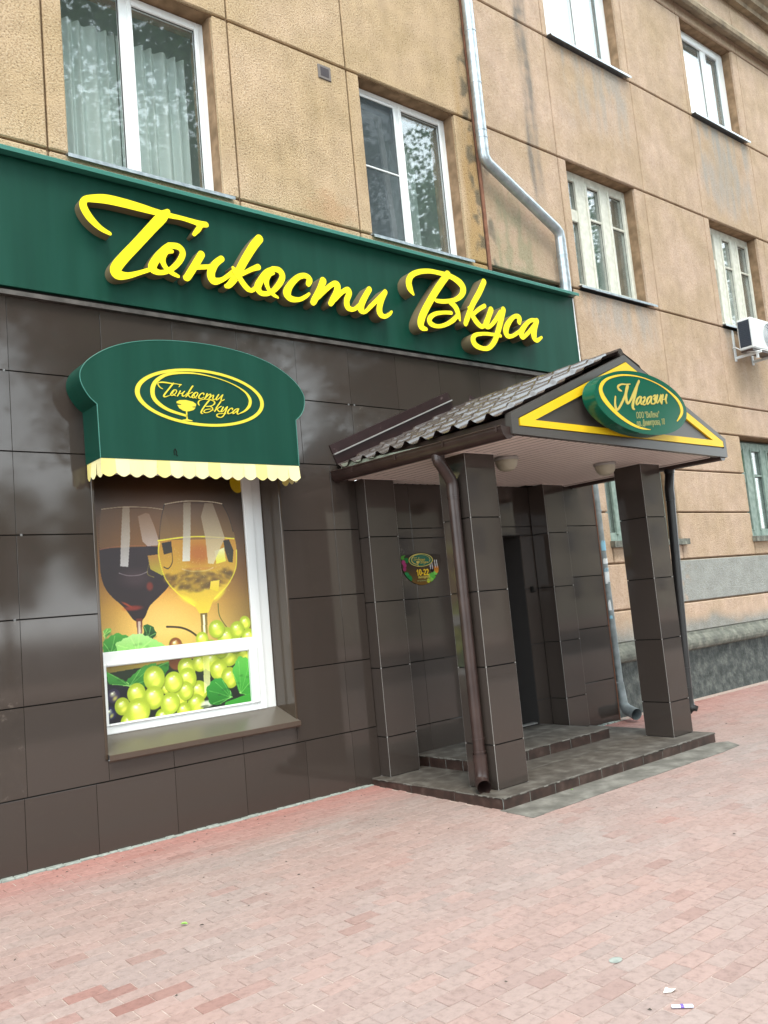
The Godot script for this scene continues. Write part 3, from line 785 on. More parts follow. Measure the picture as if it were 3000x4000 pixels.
		if k > 0:
			box("green_film", Vector3(12.70, 3.03, -0.3335), Vector3(12.99, 3.52, -0.3325), M.film, w)
	# grille and the old rusty pipe chase
	st = st_new()
	cbox(st, Vector3(5.052, 6.995, WALL - 0.01), Vector3(5.215, 7.15, WALL + 0.012), 0.006)
	var gr := obj("ventilation_grille", st, M.grille, house)
	st = st_new()
	cbox(st, Vector3(5.082, 7.025, WALL + 0.0125), Vector3(5.185, 7.12, WALL + 0.014))
	obj("grille_mesh", st, M.flashing, gr)
	st = st_new()
	tube(st, [Vector3(7.335, 5.2, -0.115), Vector3(7.34, 6.2, -0.112), Vector3(7.33, 7.5, -0.115), Vector3(7.335, 14.0, -0.115)], 0.024, 8)
	obj("rusty_rod", st, M.rust, house)

# ---------------------------------------------------------------- pipes
func build_pipes() -> void:
	var p := thing("drainpipe", "galvanised drainpipe with a slanted offset running down the plaster to the green signboard", "drainpipe")
	var st := st_new()
	tube(st, [Vector3(7.31, 14.0, 0.0), Vector3(7.31, 6.78, 0.0)], 0.066)
	obj("upper_pipe", st, M.zinc, p)
	st = st_new()
	tube(st, [Vector3(7.31, 6.80, 0.0), Vector3(7.315, 6.70, 0.002), Vector3(7.36, 6.64, 0.005), Vector3(8.50, 6.09, 0.005), Vector3(8.565, 6.04, 0.003), Vector3(8.575, 5.95, 0.0)], 0.064)
	obj("slanted_pipe", st, M.zinc, p)
	st = st_new()
	tube(st, [Vector3(8.575, 5.97, 0.0), Vector3(8.575, 5.20, 0.0)], 0.066)
	obj("lower_pipe", st, M.zinc, p)
	for y in [9.9, 8.28, 7.62, 7.02, 6.93]:
		st = st_new()
		tube(st, [Vector3(7.31, y, 0), Vector3(7.31, y + 0.012, 0), Vector3(7.31, y + 0.02, 0)], 0.07)
		obj("collar", st, M.zinc, p)
	st = st_new()
	tube(st, [Vector3(8.575, 5.74, 0), Vector3(8.575, 5.76, 0)], 0.07)
	obj("collar", st, M.zinc, p)
	p = thing("drainpipe", "old grey drainpipe with torn stickers beside the end of the dark tiles", "drainpipe")
	st = st_new()
	tube(st, [Vector3(8.67, 4.15, 0.0), Vector3(8.675, 2.0, 0.0), Vector3(8.69, 0.42, 0.01)], 0.043)
	obj("upper_pipe", st, M.old_zinc, p)
	st = st_new()
	tube(st, [Vector3(8.69, 0.44, 0.01), Vector3(8.695, 0.19, 0.02), Vector3(8.675, 0.125, 0.075), Vector3(8.60, 0.085, 0.26)], 0.05, 14, [0.047, 0.056, 0.068, 0.068], false)
	obj("outlet", st, M.old_zinc, p)
	for y in [0.43, 1.0, 1.62, 2.5, 3.3]:
		st = st_new()
		tube(st, [Vector3(8.68, y, 0.0), Vector3(8.68, y + 0.02, 0.0)], 0.047)
		obj("collar", st, M.old_zinc, p)
	for s in [[2.02, 0.13, M.sticker_blue], [1.86, 0.07, M.sticker], [1.62, 0.20, M.sticker], [1.76, 0.05, M.sticker_blue], [1.30, 0.13, M.sticker], [1.20, 0.04, M.sticker_blue]]:
		st = st_new()
		var r := 0.045
		for k in 5:
			var a := lerpf(1.0, 2.7, k / 5.0)
			var b := lerpf(1.0, 2.7, (k + 1) / 5.0)
			var o := Vector3(8.677, s[0], 0.0)
			quad(st, o + Vector3(cos(a), 0, sin(a)) * r, o + Vector3(cos(b), 0, sin(b)) * r, o + Vector3(cos(b), 0, sin(b)) * r + Vector3(0, s[1] * (0.8 + 0.2 * sin(k * 3.0)), 0), o + Vector3(cos(a), 0, sin(a)) * r + Vector3(0, s[1], 0), Vector3(0, 0, 1))
		obj("sticker", st, s[2], p)

# ---------------------------------------------------------------- tiled shop front
func tile(x0: float, y0: float, x1: float, y1: float, z: float, parent: Node, scuff_sky_share := 0.08) -> void:
	var k := rng.randi() % 3
	if rng.randf() < scuff_sky_share:  # pale patched tile: mostly painted sky reflection, some scuffing
		k = 3
	box("tile", Vector3(x0 + 0.0014, y0 + 0.0045, z - 0.010), Vector3(x1 - 0.0014, y1 - 0.0045, z + rng.randf_range(-0.0008, 0.0008)), M.tiles[k], parent, 0.001)

func build_shopfront() -> void:
	var shop := thing("shopfront_wall", "shop front wall clad in dark brown polished tiles with a recessed display window", "wall")
	var rows := [-0.1, 0.504, 1.121, 1.729, 2.331, 2.941, 3.540, 4.112]
	var clips := st_new()
	for j in 7:
		var xs: Array
		if j == 0:
			xs = [-0.75, -0.14, 0.47, 1.08, 1.848, 2.35, 2.965, 3.575, 4.18, 4.68, 4.97]
		elif j < 5:
			xs = [-0.56, 0.05, 0.66, 1.27, 1.87, 2.45]
		else:
			xs = [-0.48, 0.13, 0.74, 1.25, 1.87, 2.57, 3.18, 3.79, 4.40, 5.01, 5.615, 6.22, 6.83, 7.44, 8.05, 8.62]
		for i in xs.size() - 1:
			tile(xs[i], rows[j], xs[i + 1], rows[j + 1], 0.0, shop, 0.3 if j > 4 else 0.06)  # upper rows get most of the painted sky reflections
			for e in [-0.035, 0.035]:
				if rng.randf() < 0.3 and xs[i] > 1.0:
					cbox(clips, Vector3(xs[i] + e - 0.007, rows[j + 1] - 0.008, -0.006), Vector3(xs[i] + e + 0.007, rows[j + 1] + 0.008, 0.0022))
		if j > 0 and j < 5:
			var right: Array = [4.105, 4.685 if j > 1 else 4.665, 4.965]
			if j == 1:
				# the row below the sill
				for q in [[2.45, 2.965], [2.965, 3.575], [3.575, 4.105]]:
					tile(q[0], rows[1], q[1], 0.655, 0.0, shop)
			for i in 2:
				tile(right[i], rows[j], right[i + 1], rows[j + 1], 0.0, shop)
			tile(7.885, rows[j], 8.62, rows[j + 1], 0.0, shop)
		elif j == 0:
			tile(7.885, rows[j], 8.62, rows[j + 1], 0.0, shop)
	obj("fixing_clips", clips, M.clip, shop).set_meta("kind", "stuff")
	# inside the porch the wall steps back round the door
	var rr := [0.06, 0.412, 1.024, 1.637, 2.245, 2.345, 2.80]
	for j in 6:
		var xs: Array = [5.33, 5.715, 6.325] if j < 4 else [5.33, 5.715, 6.325, 6.935, 7.545]
		for i in xs.size() - 1:
			tile(xs[i], rr[j], xs[i + 1], rr[j + 1], -0.10, shop, 0.2 if j > 4 else 0.05)  # pale reflections painted on some tiles above the door
		if j < 4:
			tile(7.325, rr[j], 7.545, rr[j + 1], -0.10, shop, 0.0)
	# what carries the tiles
	var st := st_new()
	for q in [[-2.0, -0.3, 2.448, 2.94], [4.107, -0.3, 4.968, 2.94], [7.88, -0.3, 8.615, 2.94], [2.448, -0.3, 4.107, 0.64], [-2.0, 2.94, 8.615, 4.11]]:
		cbox(st, Vector3(q[0], q[1], -0.7), Vector3(q[2], q[3], -0.012))
	for q in [[5.3, -0.3, 6.325, 2.82], [7.325, -0.3, 7.9, 2.82], [6.325, 2.245, 7.325, 2.82]]:
		cbox(st, Vector3(q[0], q[1], -0.7), Vector3(q[2], q[3], -0.112))
	obj("backing", st, M.dark, shop)
	# the metal strip along the top and the end trim
	st = st_new()
	profile(st, PackedVector2Array([Vector2(-0.1, 4.165), Vector2(0.0, 4.165), Vector2(0.0, 4.150), Vector2(0.042, 4.143), Vector2(0.042, 4.108), Vector2(0.002, 4.108), Vector2(-0.1, 4.108)]), -2.0, 6.28)
	obj("cap_strip", st, M.trim, shop)
	st = st_new()
	profile(st, PackedVector2Array([Vector2(-0.1, 4.167), Vector2(0.003, 4.167), Vector2(0.003, 4.152), Vector2(0.045, 4.145), Vector2(0.045, 4.106), Vector2(0.004, 4.106), Vector2(-0.1, 4.106)]), 6.28, 8.60)
	obj("cap_strip", st, M.trim, shop)
	box("end_trim", Vector3(8.622, -0.05, -0.12), Vector3(8.634, 4.11, 0.004), M.rust, shop)
	# the way in: a dark lobby with a door at its end
	var lobby := part("lobby", shop)
	st = st_new()
	cbox(st, Vector3(6.0, 0.0, -1.05), Vector3(6.328, 2.5, -0.108))
	cbox(st, Vector3(7.322, 0.0, -1.05), Vector3(7.65, 2.5, -0.108))
	cbox(st, Vector3(6.328, 2.242, -1.05), Vector3(7.322, 2.5, -0.108))
	cbox(st, Vector3(6.0, 0.0, -1.2), Vector3(7.65, 2.5, -1.045))
	cbox(st, Vector3(6.328, 0.0, -1.05), Vector3(7.322, 0.157, -0.097))
	obj("reveal", st, M.lobby, lobby)
	var door := part("inner_door", lobby)
	for q in [[6.36, 6.48], [7.17, 7.29]]:
		box("stile", Vector3(q[0], 0.165, -0.80), Vector3(q[1], 2.22, -0.75), M.door, door, 0.006)
	for q in [[0.165, 0.36], [1.0, 1.14], [2.08, 2.22]]:
		box("rail", Vector3(6.48, q[0], -0.80), Vector3(7.17, q[1], -0.75), M.door, door, 0.006)
	box("panel", Vector3(6.48, 0.36, -0.79), Vector3(7.17, 1.0, -0.77), M.door, door)
	box("glass", Vector3(6.48, 1.14, -0.79), Vector3(7.17, 2.08, -0.775), M.lobby_glass, door)
	st = st_new()
	tube(st, [Vector3(6.43, 1.0, -0.75), Vector3(6.43, 1.0, -0.70), Vector3(6.43, 1.3, -0.70), Vector3(6.43, 1.3, -0.75)], 0.012, 8)
	obj("door_handle", st, M.clip, door)
	box("threshold", Vector3(6.33, 0.161, -0.20), Vector3(7.32, 0.175, -0.125), M.bare, lobby, 0.004)
	st = st_new()      # a dark catch on the tiles that holds the door open
	cbox(st, Vector3(7.40, 1.595, -0.10), Vector3(7.435, 1.665, -0.07), 0.005)
	cbox(st, Vector3(7.385, 1.60, -0.075), Vector3(7.45, 1.615, -0.062), 0.004)
	obj("door_catch", st, M.dark, shop)
	display_window(shop)

func display_window(shop: Node) -> void:
	var w := part("display_window", shop)
	# reveals of dark laminate
	box("jamb", Vector3(2.428, 0.66, -0.34), Vector3(2.45, 2.94, 0.006), M.jamb, w, 0.003)
	box("jamb", Vector3(4.10, 0.66, -0.34), Vector3(4.122, 2.94, 0.006), M.jamb, w, 0.003)
	box("head", Vector3(2.45, 2.92, -0.34), Vector3(4.10, 2.94, 0.003), M.jamb, w)
	var st := st_new()
	for q in [[2.452, 0.80, 2.552, 2.918], [3.905, 0.80, 4.0, 2.918], [2.552, 0.80, 3.905, 0.872], [2.552, 1.335, 3.905, 1.432], [2.552, 2.85, 3.905, 2.918]]:
		cbox(st, Vector3(q[0], q[1], -0.345), Vector3(q[2], q[3], -0.275), 0.006)
	cbox(st, Vector3(4.0, 0.80, -0.345), Vector3(4.098, 2.918, -0.29), 0.006)
	obj("frame", st, M.white, w)
	st = st_new()      # the sash of the small lower light
	for q in [[2.54, 0.862, 2.575, 1.345], [3.85, 0.862, 3.93, 1.345], [2.575, 0.862, 3.85, 0.880], [2.575, 1.318, 3.85, 1.345]]:
		cbox(st, Vector3(q[0], q[1], -0.33), Vector3(q[2], q[3], -0.262), 0.008)
	obj("sash", st, M.white, w)
	# the printed film on the panes
	var print_m := mat(Color.WHITE, 0.3, 0, 0.5)
	print_m.albedo_texture = poster()
	for q in [[2.545, 1.425, 3.912, 2.86], [2.57, 0.872, 3.858, 1.325]]:
		st = st_new()
		for k in [[0, 1, 2], [0, 2, 3]]:
			for i in k:
				var p: Vector2 = [Vector2(q[0], q[1]), Vector2(q[0], q[3]), Vector2(q[2], q[3]), Vector2(q[2], q[1])][i]
				st.set_normal(Vector3.BACK)
				st.set_uv(Vector2((p.x - 2.5) / 1.4667, (3.0 - p.y) / 2.2))
				st.add_vertex(Vector3(p.x, p.y, -0.300))
		obj("printed_film", st, print_m, w)
		box("pane", Vector3(q[0], q[1], -0.310), Vector3(q[2], q[3], -0.303), M.door, w)
	# sloping metal sill
	st = st_new()
	profile(st, PackedVector2Array([Vector2(-0.30, 0.808), Vector2(0.045, 0.690), Vector2(0.045, 0.684), Vector2(-0.30, 0.800)]), 2.444, 4.112)
	var sl := obj("window_sill", st, M.sill, w)
	st = st_new()
	profile(st, PackedVector2Array([Vector2(0.046, 0.691), Vector2(0.052, 0.688), Vector2(0.052, 0.652), Vector2(0.040, 0.640), Vector2(0.036, 0.642), Vector2(0.046, 0.655)]), 2.44, 4.116)
	obj("drip_edge", st, M.sill_edge, sl)

# ---------------------------------------------------------------- the print: two glasses of wine and grapes
var im: Image
func dab(cx: float, cy: float, rx: float, ry: float, c: Color, soft := 0.08, turn := 0.0) -> void:
	var r := int(maxf(rx, ry) + 2)
	var ca := cos(turn)
	var sa := sin(turn)
	for y in range(maxi(0, int(cy) - r), mini(im.get_height(), int(cy) + r + 1)):
		for x in range(maxi(0, int(cx) - r), mini(im.get_width(), int(cx) + r + 1)):
			var dx := x + 0.5 - cx
			var dy := y + 0.5 - cy
			var d := Vector2((dx * ca + dy * sa) / rx, (dy * ca - dx * sa) / ry).length()
			var a := 1.0 - smoothstep(1.0 - soft, 1.0, d)
			if a > 0:
				var o := im.get_pixel(x, y)
				im.set_pixel(x, y, o.lerp(Color(c.r, c.g, c.b), a * c.a))

func area(pts: Array, top: Color, low: Color) -> void:
	var poly := PackedVector2Array(pts)
	var y0 := 1e9
	var y1 := -1e9
	for p in poly:
		y0 = minf(y0, p.y)
		y1 = maxf(y1, p.y)
	for y in range(maxi(0, int(y0)), mini(im.get_height(), int(y1) + 1)):
		var xs: Array[float] = []
		var yy := y + 0.5
		for i in poly.size():
			var a := poly[i]
			var b := poly[(i + 1) % poly.size()]
			if (a.y <= yy) != (b.y <= yy):
				xs.append(a.x + (b.x - a.x) * (yy - a.y) / (b.y - a.y))
		xs.sort()
		var c := top.lerp(low, clampf((yy - y0) / maxf(y1 - y0, 1.0), 0, 1))
		for k in range(0, xs.size() - 1, 2):
			for x in range(maxi(0, int(round(xs[k]))), mini(im.get_width(), int(round(xs[k + 1])))):
				var o := im.get_pixel(x, y)
				im.set_pixel(x, y, o.lerp(Color(c.r, c.g, c.b), c.a))

func smooth_line(pts: Array, n := 6) -> Array:
	var out := []
	for i in pts.size() - 1:
		for k in n:
			var p0: Vector2 = pts[maxi(i - 1, 0)]
			var p1: Vector2 = pts[i]
			var p2: Vector2 = pts[i + 1]
			var p3: Vector2 = pts[mini(i + 2, pts.size() - 1)]
			out.append(p1.cubic_interpolate(p2, p0, p3, float(k) / n))
	out.append(pts[-1])
	return out

func brush(pts: Array, w: float, c: Color) -> void:
	for p in smooth_line(pts, 14):
		dab(p.x, p.y, w, w, c, 0.5)

func grape(x: float, y: float, r: float, c: Color, dark: Color) -> void:
	# translucent skin: deep edge, glow opposite the light, a broad soft sheen and a small glint
	var k := rng.randf_range(-0.06, 0.06)
	c = Color(clampf(c.r + k, 0, 1), clampf(c.g + k * 0.7, 0, 1), clampf(c.b + k * 0.5, 0, 1))
	var turn := rng.randf_range(-0.5, 0.5)
	var ry := r * rng.randf_range(1.0, 1.14)
	dab(x + r * 0.05, y + r * 0.10, r * 1.03, ry * 1.03, Color(dark.darkened(0.55), 0.5), 0.22, turn)
	dab(x, y, r, ry, c.lerp(dark, 0.62), 0.10, turn)
	dab(x + r * 0.02, y + r * 0.06, r * 0.9, ry * 0.88, c, 0.75, turn)
	dab(x + r * 0.18, y + r * 0.38, r * 0.66, r * 0.44, c.lerp(Color(0.99, 0.98, 0.40), 0.65), 0.98, turn - 0.5)
	dab(x - r * 0.12, y - r * 0.22, r * 0.66, r * 0.54, c.lerp(Color(0.95, 1.0, 0.68), 0.62), 0.98, turn)
	dab(x - r * 0.18, y - r * 0.34, r * 0.30, r * 0.20, Color(1, 1, 0.95, 0.9), 0.95, turn)
	dab(x + r * 0.08, y - r * 0.52, r * 0.14, r * 0.08, Color(1, 1, 0.97, 0.8), 0.9)

func leaf(pts: Array, c: Color, d: Color, heart: Vector2) -> void:
	# a toothed outline with veins
	var out := []
	for i in pts.size():
		var a: Vector2 = pts[i]
		var b: Vector2 = pts[(i + 1) % pts.size()]
		var n := maxi(2, int(a.distance_to(b) / 7.0))
		for k in n:
			var p := a.lerp(b, float(k) / n)
			var o := (p - heart).normalized()
			out.append(p + o * (2.6 if k % 2 == 1 else -0.6))
	area(out, c, d)
	for i in pts.size():
		var t: Vector2 = heart.lerp(pts[i], 0.86)
		brush([heart, heart.lerp(t, 0.5) + Vector2(1, -1), t], 1.3, Color(c.lerp(Color(0.85, 1.0, 0.6), 0.6), 0.55))
		dab(heart.lerp(t, 0.6).x + 5, heart.lerp(t, 0.6).y + 4, 9, 5, Color(d.darkened(0.35), 0.35), 0.9)

func v2(a: Array) -> Array:
	var out := []
	for i in range(0, a.size(), 2):
		out.append(Vector2(a[i], a[i + 1]))
	return out

func poster() -> ImageTexture:
	im = Image.create(440, 660, false, Image.FORMAT_RGB8)
	var stops := [[0.0, Color(0.16, 0.09, 0.045)], [0.10, Color(0.22, 0.125, 0.06)], [0.25, Color(0.46, 0.29, 0.12)], [0.42, Color(0.74, 0.48, 0.16)], [0.56, Color(0.92, 0.70, 0.30)], [0.66, Color(0.95, 0.78, 0.40)], [0.8, Color(0.62, 0.55, 0.22)], [1.0, Color(0.18, 0.3, 0.1)]]
	for y in 660:
		var t := y / 660.0
		var c := Color.BLACK
		for k in stops.size() - 1:
			if t >= stops[k][0] and t <= stops[k + 1][0]:
				c = (stops[k][1] as Color).lerp(stops[k + 1][1], (t - stops[k][0]) / (stops[k + 1][0] - stops[k][0]))
		for x in 440:
			var side := absf(x - 190.0) / 250.0
			im.set_pixel(x, y, c.darkened(clampf(side * side * 0.55, 0, 0.6)))
	dab(160, 400, 120, 80, Color(0.95, 0.80, 0.46, 0.55), 0.95)
	# glass of red wine
	var g1 := smooth_line(v2([34, 130, 27, 165, 24, 226, 26, 290, 40, 330, 78, 370, 100, 400, 112, 404, 126, 398, 143, 370, 172, 346, 198, 320, 212, 270, 213, 200, 205, 160, 193, 130]))
	area(g1, Color(0.55, 0.42, 0.30, 0.35), Color(0.25, 0.14, 0.10, 0.5))
	var wine := smooth_line(v2([25, 226, 26, 290, 40, 330, 78, 370, 102, 402, 125, 400, 143, 370, 172, 346, 198, 320, 210, 270, 212, 222]))
	area(wine, Color(0.17, 0.10, 0.13, 0.97), Color(0.13, 0.07, 0.08, 0.97))
	dab(110, 300, 62, 36, Color(0.34, 0.25, 0.27, 0.55), 0.9)
	dab(100, 372, 34, 9, Color(0.75, 0.22, 0.12, 0.6), 0.7)
	dab(146, 322, 12, 15, Color(0.50, 0.17, 0.10, 0.9), 0.6)
	dab(84, 362, 20, 4, Color(0.85, 0.35, 0.15, 0.7), 0.8, 0.5)
	area(v2([145, 246, 205, 238, 208, 279, 180, 297, 150, 280]), Color(0.72, 0.48, 0.22), Color(0.72, 0.70, 0.20))
	area(v2([150, 224, 212, 222, 208, 240, 150, 246]), Color(0.14, 0.08, 0.12), Color(0.13, 0.08, 0.10))
	brush(v2([26, 228, 70, 222, 120, 221, 173, 224]), 1.5, Color(0.80, 0.45, 0.28, 0.7))
	brush(v2([70, 286, 92, 293, 120, 293, 142, 286]), 1.8, Color(0.92, 0.9, 0.9, 0.3))
	area(v2([88, 126, 106, 126, 103, 200, 94, 272, 74, 270, 80, 200]), Color(0.66, 0.60, 0.52, 0.75), Color(0.86, 0.85, 0.84, 0.92))
	area(v2([146, 140, 156, 142, 168, 175, 180, 221, 146, 223, 134, 210, 126, 148]), Color(0.62, 0.50, 0.40, 0.65), Color(0.78, 0.72, 0.70, 0.85))
	brush(smooth_line(v2([35, 131, 80, 126, 114, 125, 160, 127, 192, 131])), 1.2, Color(0.78, 0.70, 0.58, 0.6))
	brush(v2([34, 131, 26, 190, 25, 260]), 1.4, Color(0.12, 0.08, 0.05, 0.6))
	brush(v2([150, 260, 142, 290, 158, 300]), 1.3, Color(0.65, 0.62, 0.2, 0.7))
	# glass of white wine in front
	var g2 := smooth_line(v2([198, 118, 187, 155, 177, 205, 174, 240, 187, 305, 219, 345, 262, 379, 276, 400, 298, 400, 318, 366, 360, 332, 388, 287, 395, 235, 386, 175, 362, 116]))
	area(g2, Color(0.42, 0.31, 0.22, 0.5), Color(0.85, 0.72, 0.25, 0.85))
	var w2 := smooth_line(v2([176, 209, 174, 240, 187, 305, 219, 345, 262, 379, 276, 398, 298, 398, 318, 366, 360, 332, 388, 287, 394, 235, 391, 209]))
	area(w2, Color(0.78, 0.55, 0.16), Color(0.93, 0.82, 0.22))
	dab(285, 245, 62, 46, Color(0.72, 0.38, 0.10, 0.8), 0.85)
	area(v2([184, 216, 210, 212, 211, 240, 188, 245]), Color(0.13, 0.08, 0.05), Color(0.20, 0.14, 0.06))
	area(v2([357, 213, 374, 211, 385, 240, 380, 272, 368, 270, 360, 240]), Color(0.15, 0.11, 0.05), Color(0.22, 0.2, 0.05))
	area(v2([330, 240, 358, 232, 360, 268, 332, 274]), Color(0.98, 0.97, 0.75), Color(0.95, 0.92, 0.2))
	for k in 260:
		# what shows through the wine: a mottled dark lens under the second surface
		var u := rng.randf_range(-1, 1)
		var px := 283.0 + u * 92.0
		var up := 291.0 + 5.0 * sin(u * 5.0)
		var dn := 346.0 - 42.0 * u * u - 8.0 * sin(u * 3.0 + 1.0)
		var py := lerpf(up, dn, pow(rng.randf(), 0.8))
		var d := rng.randf()
		dab(px, py, rng.randf_range(9, 20), rng.randf_range(5, 10), Color(0.42, 0.29, 0.11, 0.22).lerp(Color(0.24, 0.18, 0.09, 0.28), d) if rng.randf() < 0.86 else Color(0.80, 0.60, 0.18, 0.3), 0.95, u * 0.5)
	dab(285, 284, 74, 6, Color(0.80, 0.52, 0.20, 0.7), 0.9)
	for k in 150:
		var p := Vector2(rng.randf_range(200, 372), rng.randf_range(228, 345))
		dab(p.x, p.y, 1.3, 1.3, Color(0.95, 0.9, 0.6, 0.45), 0.6)
	area(v2([312, 318, 338, 316, 332, 346, 308, 338]), Color(0.98, 0.85, 0.3), Color(0.9, 0.8, 0.15))
	dab(245, 362, 38, 12, Color(0.98, 0.92, 0.25, 0.7), 0.8, 0.5)
	dab(335, 355, 34, 10, Color(0.97, 0.92, 0.2, 0.7), 0.8, -0.7)
	brush(smooth_line(v2([175, 210, 240, 203, 300, 202, 389, 209])), 2.2, Color(0.98, 0.93, 0.25, 0.9))
	brush(v2([178, 215, 174, 245, 187, 303, 219, 344, 262, 378]), 2.4, Color(0.97, 0.93, 0.2, 0.85))
	brush(v2([394, 240, 388, 287, 360, 331, 320, 364]), 2.4, Color(0.97, 0.93, 0.25, 0.85))
	brush(v2([235, 283, 262, 290, 300, 290, 322, 283]), 2.0, Color(0.95, 0.95, 0.9, 0.25))
	area(v2([250, 113, 271, 112, 265, 190, 258, 264, 237, 264, 244, 190]), Color(0.62, 0.57, 0.48, 0.75), Color(0.92, 0.92, 0.88, 0.92))
	area(v2([310, 114, 333, 114, 350, 165, 362, 207, 342, 240, 324, 274, 308, 272, 306, 210, 297, 150]), Color(0.60, 0.54, 0.46, 0.7), Color(0.92, 0.86, 0.70, 0.88))
	brush(smooth_line(v2([198, 118, 240, 111, 278, 109, 330, 111, 362, 116])), 1.5, Color(0.85, 0.8, 0.7, 0.7))
	brush(v2([198, 119, 187, 155, 178, 205]), 1.7, Color(0.07, 0.05, 0.03, 0.75))
	brush(v2([362, 117, 378, 150, 388, 190]), 1.7, Color(0.07, 0.05, 0.03, 0.75))
	brush(v2([209, 225, 210, 262, 198, 280, 186, 276]), 1.6, Color(0.12, 0.09, 0.03, 0.8))
	# stems
	area(v2([106, 398, 122, 398, 119, 440, 107, 440]), Color(0.35, 0.12, 0.08), Color(0.62, 0.52, 0.4))
	area(v2([110, 405, 117, 405, 115, 440, 110, 440]), Color(0.75, 0.66, 0.6), Color(0.85, 0.8, 0.7))
	area(v2([277, 398, 296, 398, 293, 460, 294, 560, 270, 560, 276, 460]), Color(0.45, 0.36, 0.12), Color(0.80, 0.80, 0.35))
	area(v2([283, 402, 289, 402, 286, 560, 280, 560]), Color(0.92, 0.9, 0.75), Color(0.98, 0.98, 0.85))
	# fruit and leaves
	area(v2([20, 520, 430, 500, 430, 660, 20, 660]), Color(0.10, 0.16, 0.06, 0.96), Color(0.05, 0.07, 0.05, 0.98))
	area(v2([20, 545, 120, 560, 110, 660, 20, 660]), Color(0.05, 0.05, 0.10), Color(0.04, 0.03, 0.07))
	brush(v2([184, 424, 220, 429, 247, 441, 270, 460]), 3.2, Color(0.20, 0.17, 0.05))
	brush(v2([329, 377, 331, 409, 351, 442]), 1.8, Color(0.25, 0.33, 0.08))
	leaf(v2([124, 415, 143, 417, 157, 436, 145, 450, 124, 446]), Color(0.12, 0.38, 0.14), Color(0.08, 0.26, 0.10), Vector2(133, 446))
	leaf(v2([24, 420, 36, 414, 44, 420, 28, 440]), Color(0.45, 0.72, 0.30), Color(0.3, 0.6, 0.2), Vector2(24, 432))
	leaf(v2([22, 446, 53, 428, 84, 438, 72, 476, 22, 482]), Color(0.28, 0.62, 0.22), Color(0.14, 0.45, 0.12), Vector2(38, 476))
	leaf(v2([50, 454, 88, 437, 112, 434, 146, 450, 178, 470, 120, 482, 60, 480]), Color(0.70, 0.88, 0.55), Color(0.50, 0.80, 0.35), Vector2(104, 478))
	var lime := Color(0.82, 0.87, 0.24)
	var moss := Color(0.52, 0.62, 0.12)
	for q in [[404, 432, 17], [277, 462, 18], [204, 472, 19], [346, 466, 26], [320, 441, 24], [379, 448, 22], [412, 470, 22]]:
		grape(q[0], q[1], q[2], lime, moss)
	grape(204, 470, 18, Color(0.62, 0.38, 0.14), Color(0.42, 0.22, 0.08))
	leaf(v2([140, 516, 190, 508, 172, 540, 150, 556]), Color(0.22, 0.55, 0.18), Color(0.12, 0.36, 0.10), Vector2(150, 520))
	leaf(v2([24, 514, 72, 544, 114, 514, 150, 508, 146, 545, 118, 563, 62, 552, 31, 545]), Color(0.30, 0.62, 0.24), Color(0.12, 0.40, 0.12), Vector2(80, 556))
	dab(205, 512, 24, 22, Color(0.45, 0.25, 0.10), 0.2)
	for q in [[230, 530, 25], [266, 522, 22], [349, 512, 28], [395, 508, 26], [300, 520, 26], [318, 545, 26], [348, 568, 26], [258, 590, 27], [249, 620, 25]]:
		grape(q[0], q[1], q[2], lime.darkened(0.06), moss)
	for q in [[96, 575, 24], [223, 585, 22], [171, 573, 13], [230, 556, 26], [192, 560, 26], [143, 545, 28], [204, 604, 24], [139, 590, 27], [180, 610, 26], [98, 617, 31]]:
		grape(q[0], q[1], q[2], lime, moss)
	area(v2([275, 505, 294, 505, 292, 580, 274, 600]), Color(0.88, 0.9, 0.45, 0.7), Color(0.95, 0.96, 0.75, 0.8))
	dab(278, 625, 24, 12, Color(0.85, 0.88, 0.78, 0.9), 0.6)
	dab(272, 630, 16, 4, Color(0.3, 0.35, 0.25, 0.8), 0.6)
	grape(40, 573, 17, Color(0.22, 0.18, 0.30), Color(0.10, 0.08, 0.16))
	grape(30, 612, 16, Color(0.14, 0.15, 0.34), Color(0.06, 0.06, 0.15))
	leaf(v2([278, 590, 300, 568, 323, 565, 346, 599, 352, 618, 311, 632, 288, 628]), Color(0.20, 0.58, 0.20), Color(0.10, 0.42, 0.10), Vector2(346, 618))
	leaf(v2([356, 552, 377, 517, 412, 528, 418, 576, 415, 628, 372, 610]), Color(0.38, 0.74, 0.28), Color(0.16, 0.52, 0.14), Vector2(376, 612))
	area(v2([330, 628, 420, 612, 425, 660, 320, 660]), Color(0.22, 0.6, 0.18), Color(0.15, 0.45, 0.12))
	dab(408, 62, 20, 26, Color(0.72, 0.60, 0.08), 0.1, -0.3)
	# more fruit and the leaf edges in front of the stem
	for q in [[300, 486, 20], [330, 492, 22], [372, 486, 22], [60, 600, 20], [76, 640, 24], [215, 632, 20], [160, 640, 22]]:
		grape(q[0], q[1], q[2], lime.darkened(0.12), moss)
	for q in [[96, 575, 24], [223, 585, 22], [192, 560, 26], [143, 545, 28], [139, 590, 27], [180, 610, 26], [98, 617, 31]]:
		grape(q[0], q[1], q[2], lime.lightened(0.06), moss)
	# the softness of a coarse print, and its grain
	im.resize(290, 435, Image.INTERPOLATE_LANCZOS)
	im.resize(440, 660, Image.INTERPOLATE_CUBIC)
	for y in 660:
		for x in 440:
			var c := im.get_pixel(x, y)
			im.set_pixel(x, y, (c * rng.randf_range(0.965, 1.035)).clamp())
	return ImageTexture.create_from_image(im)

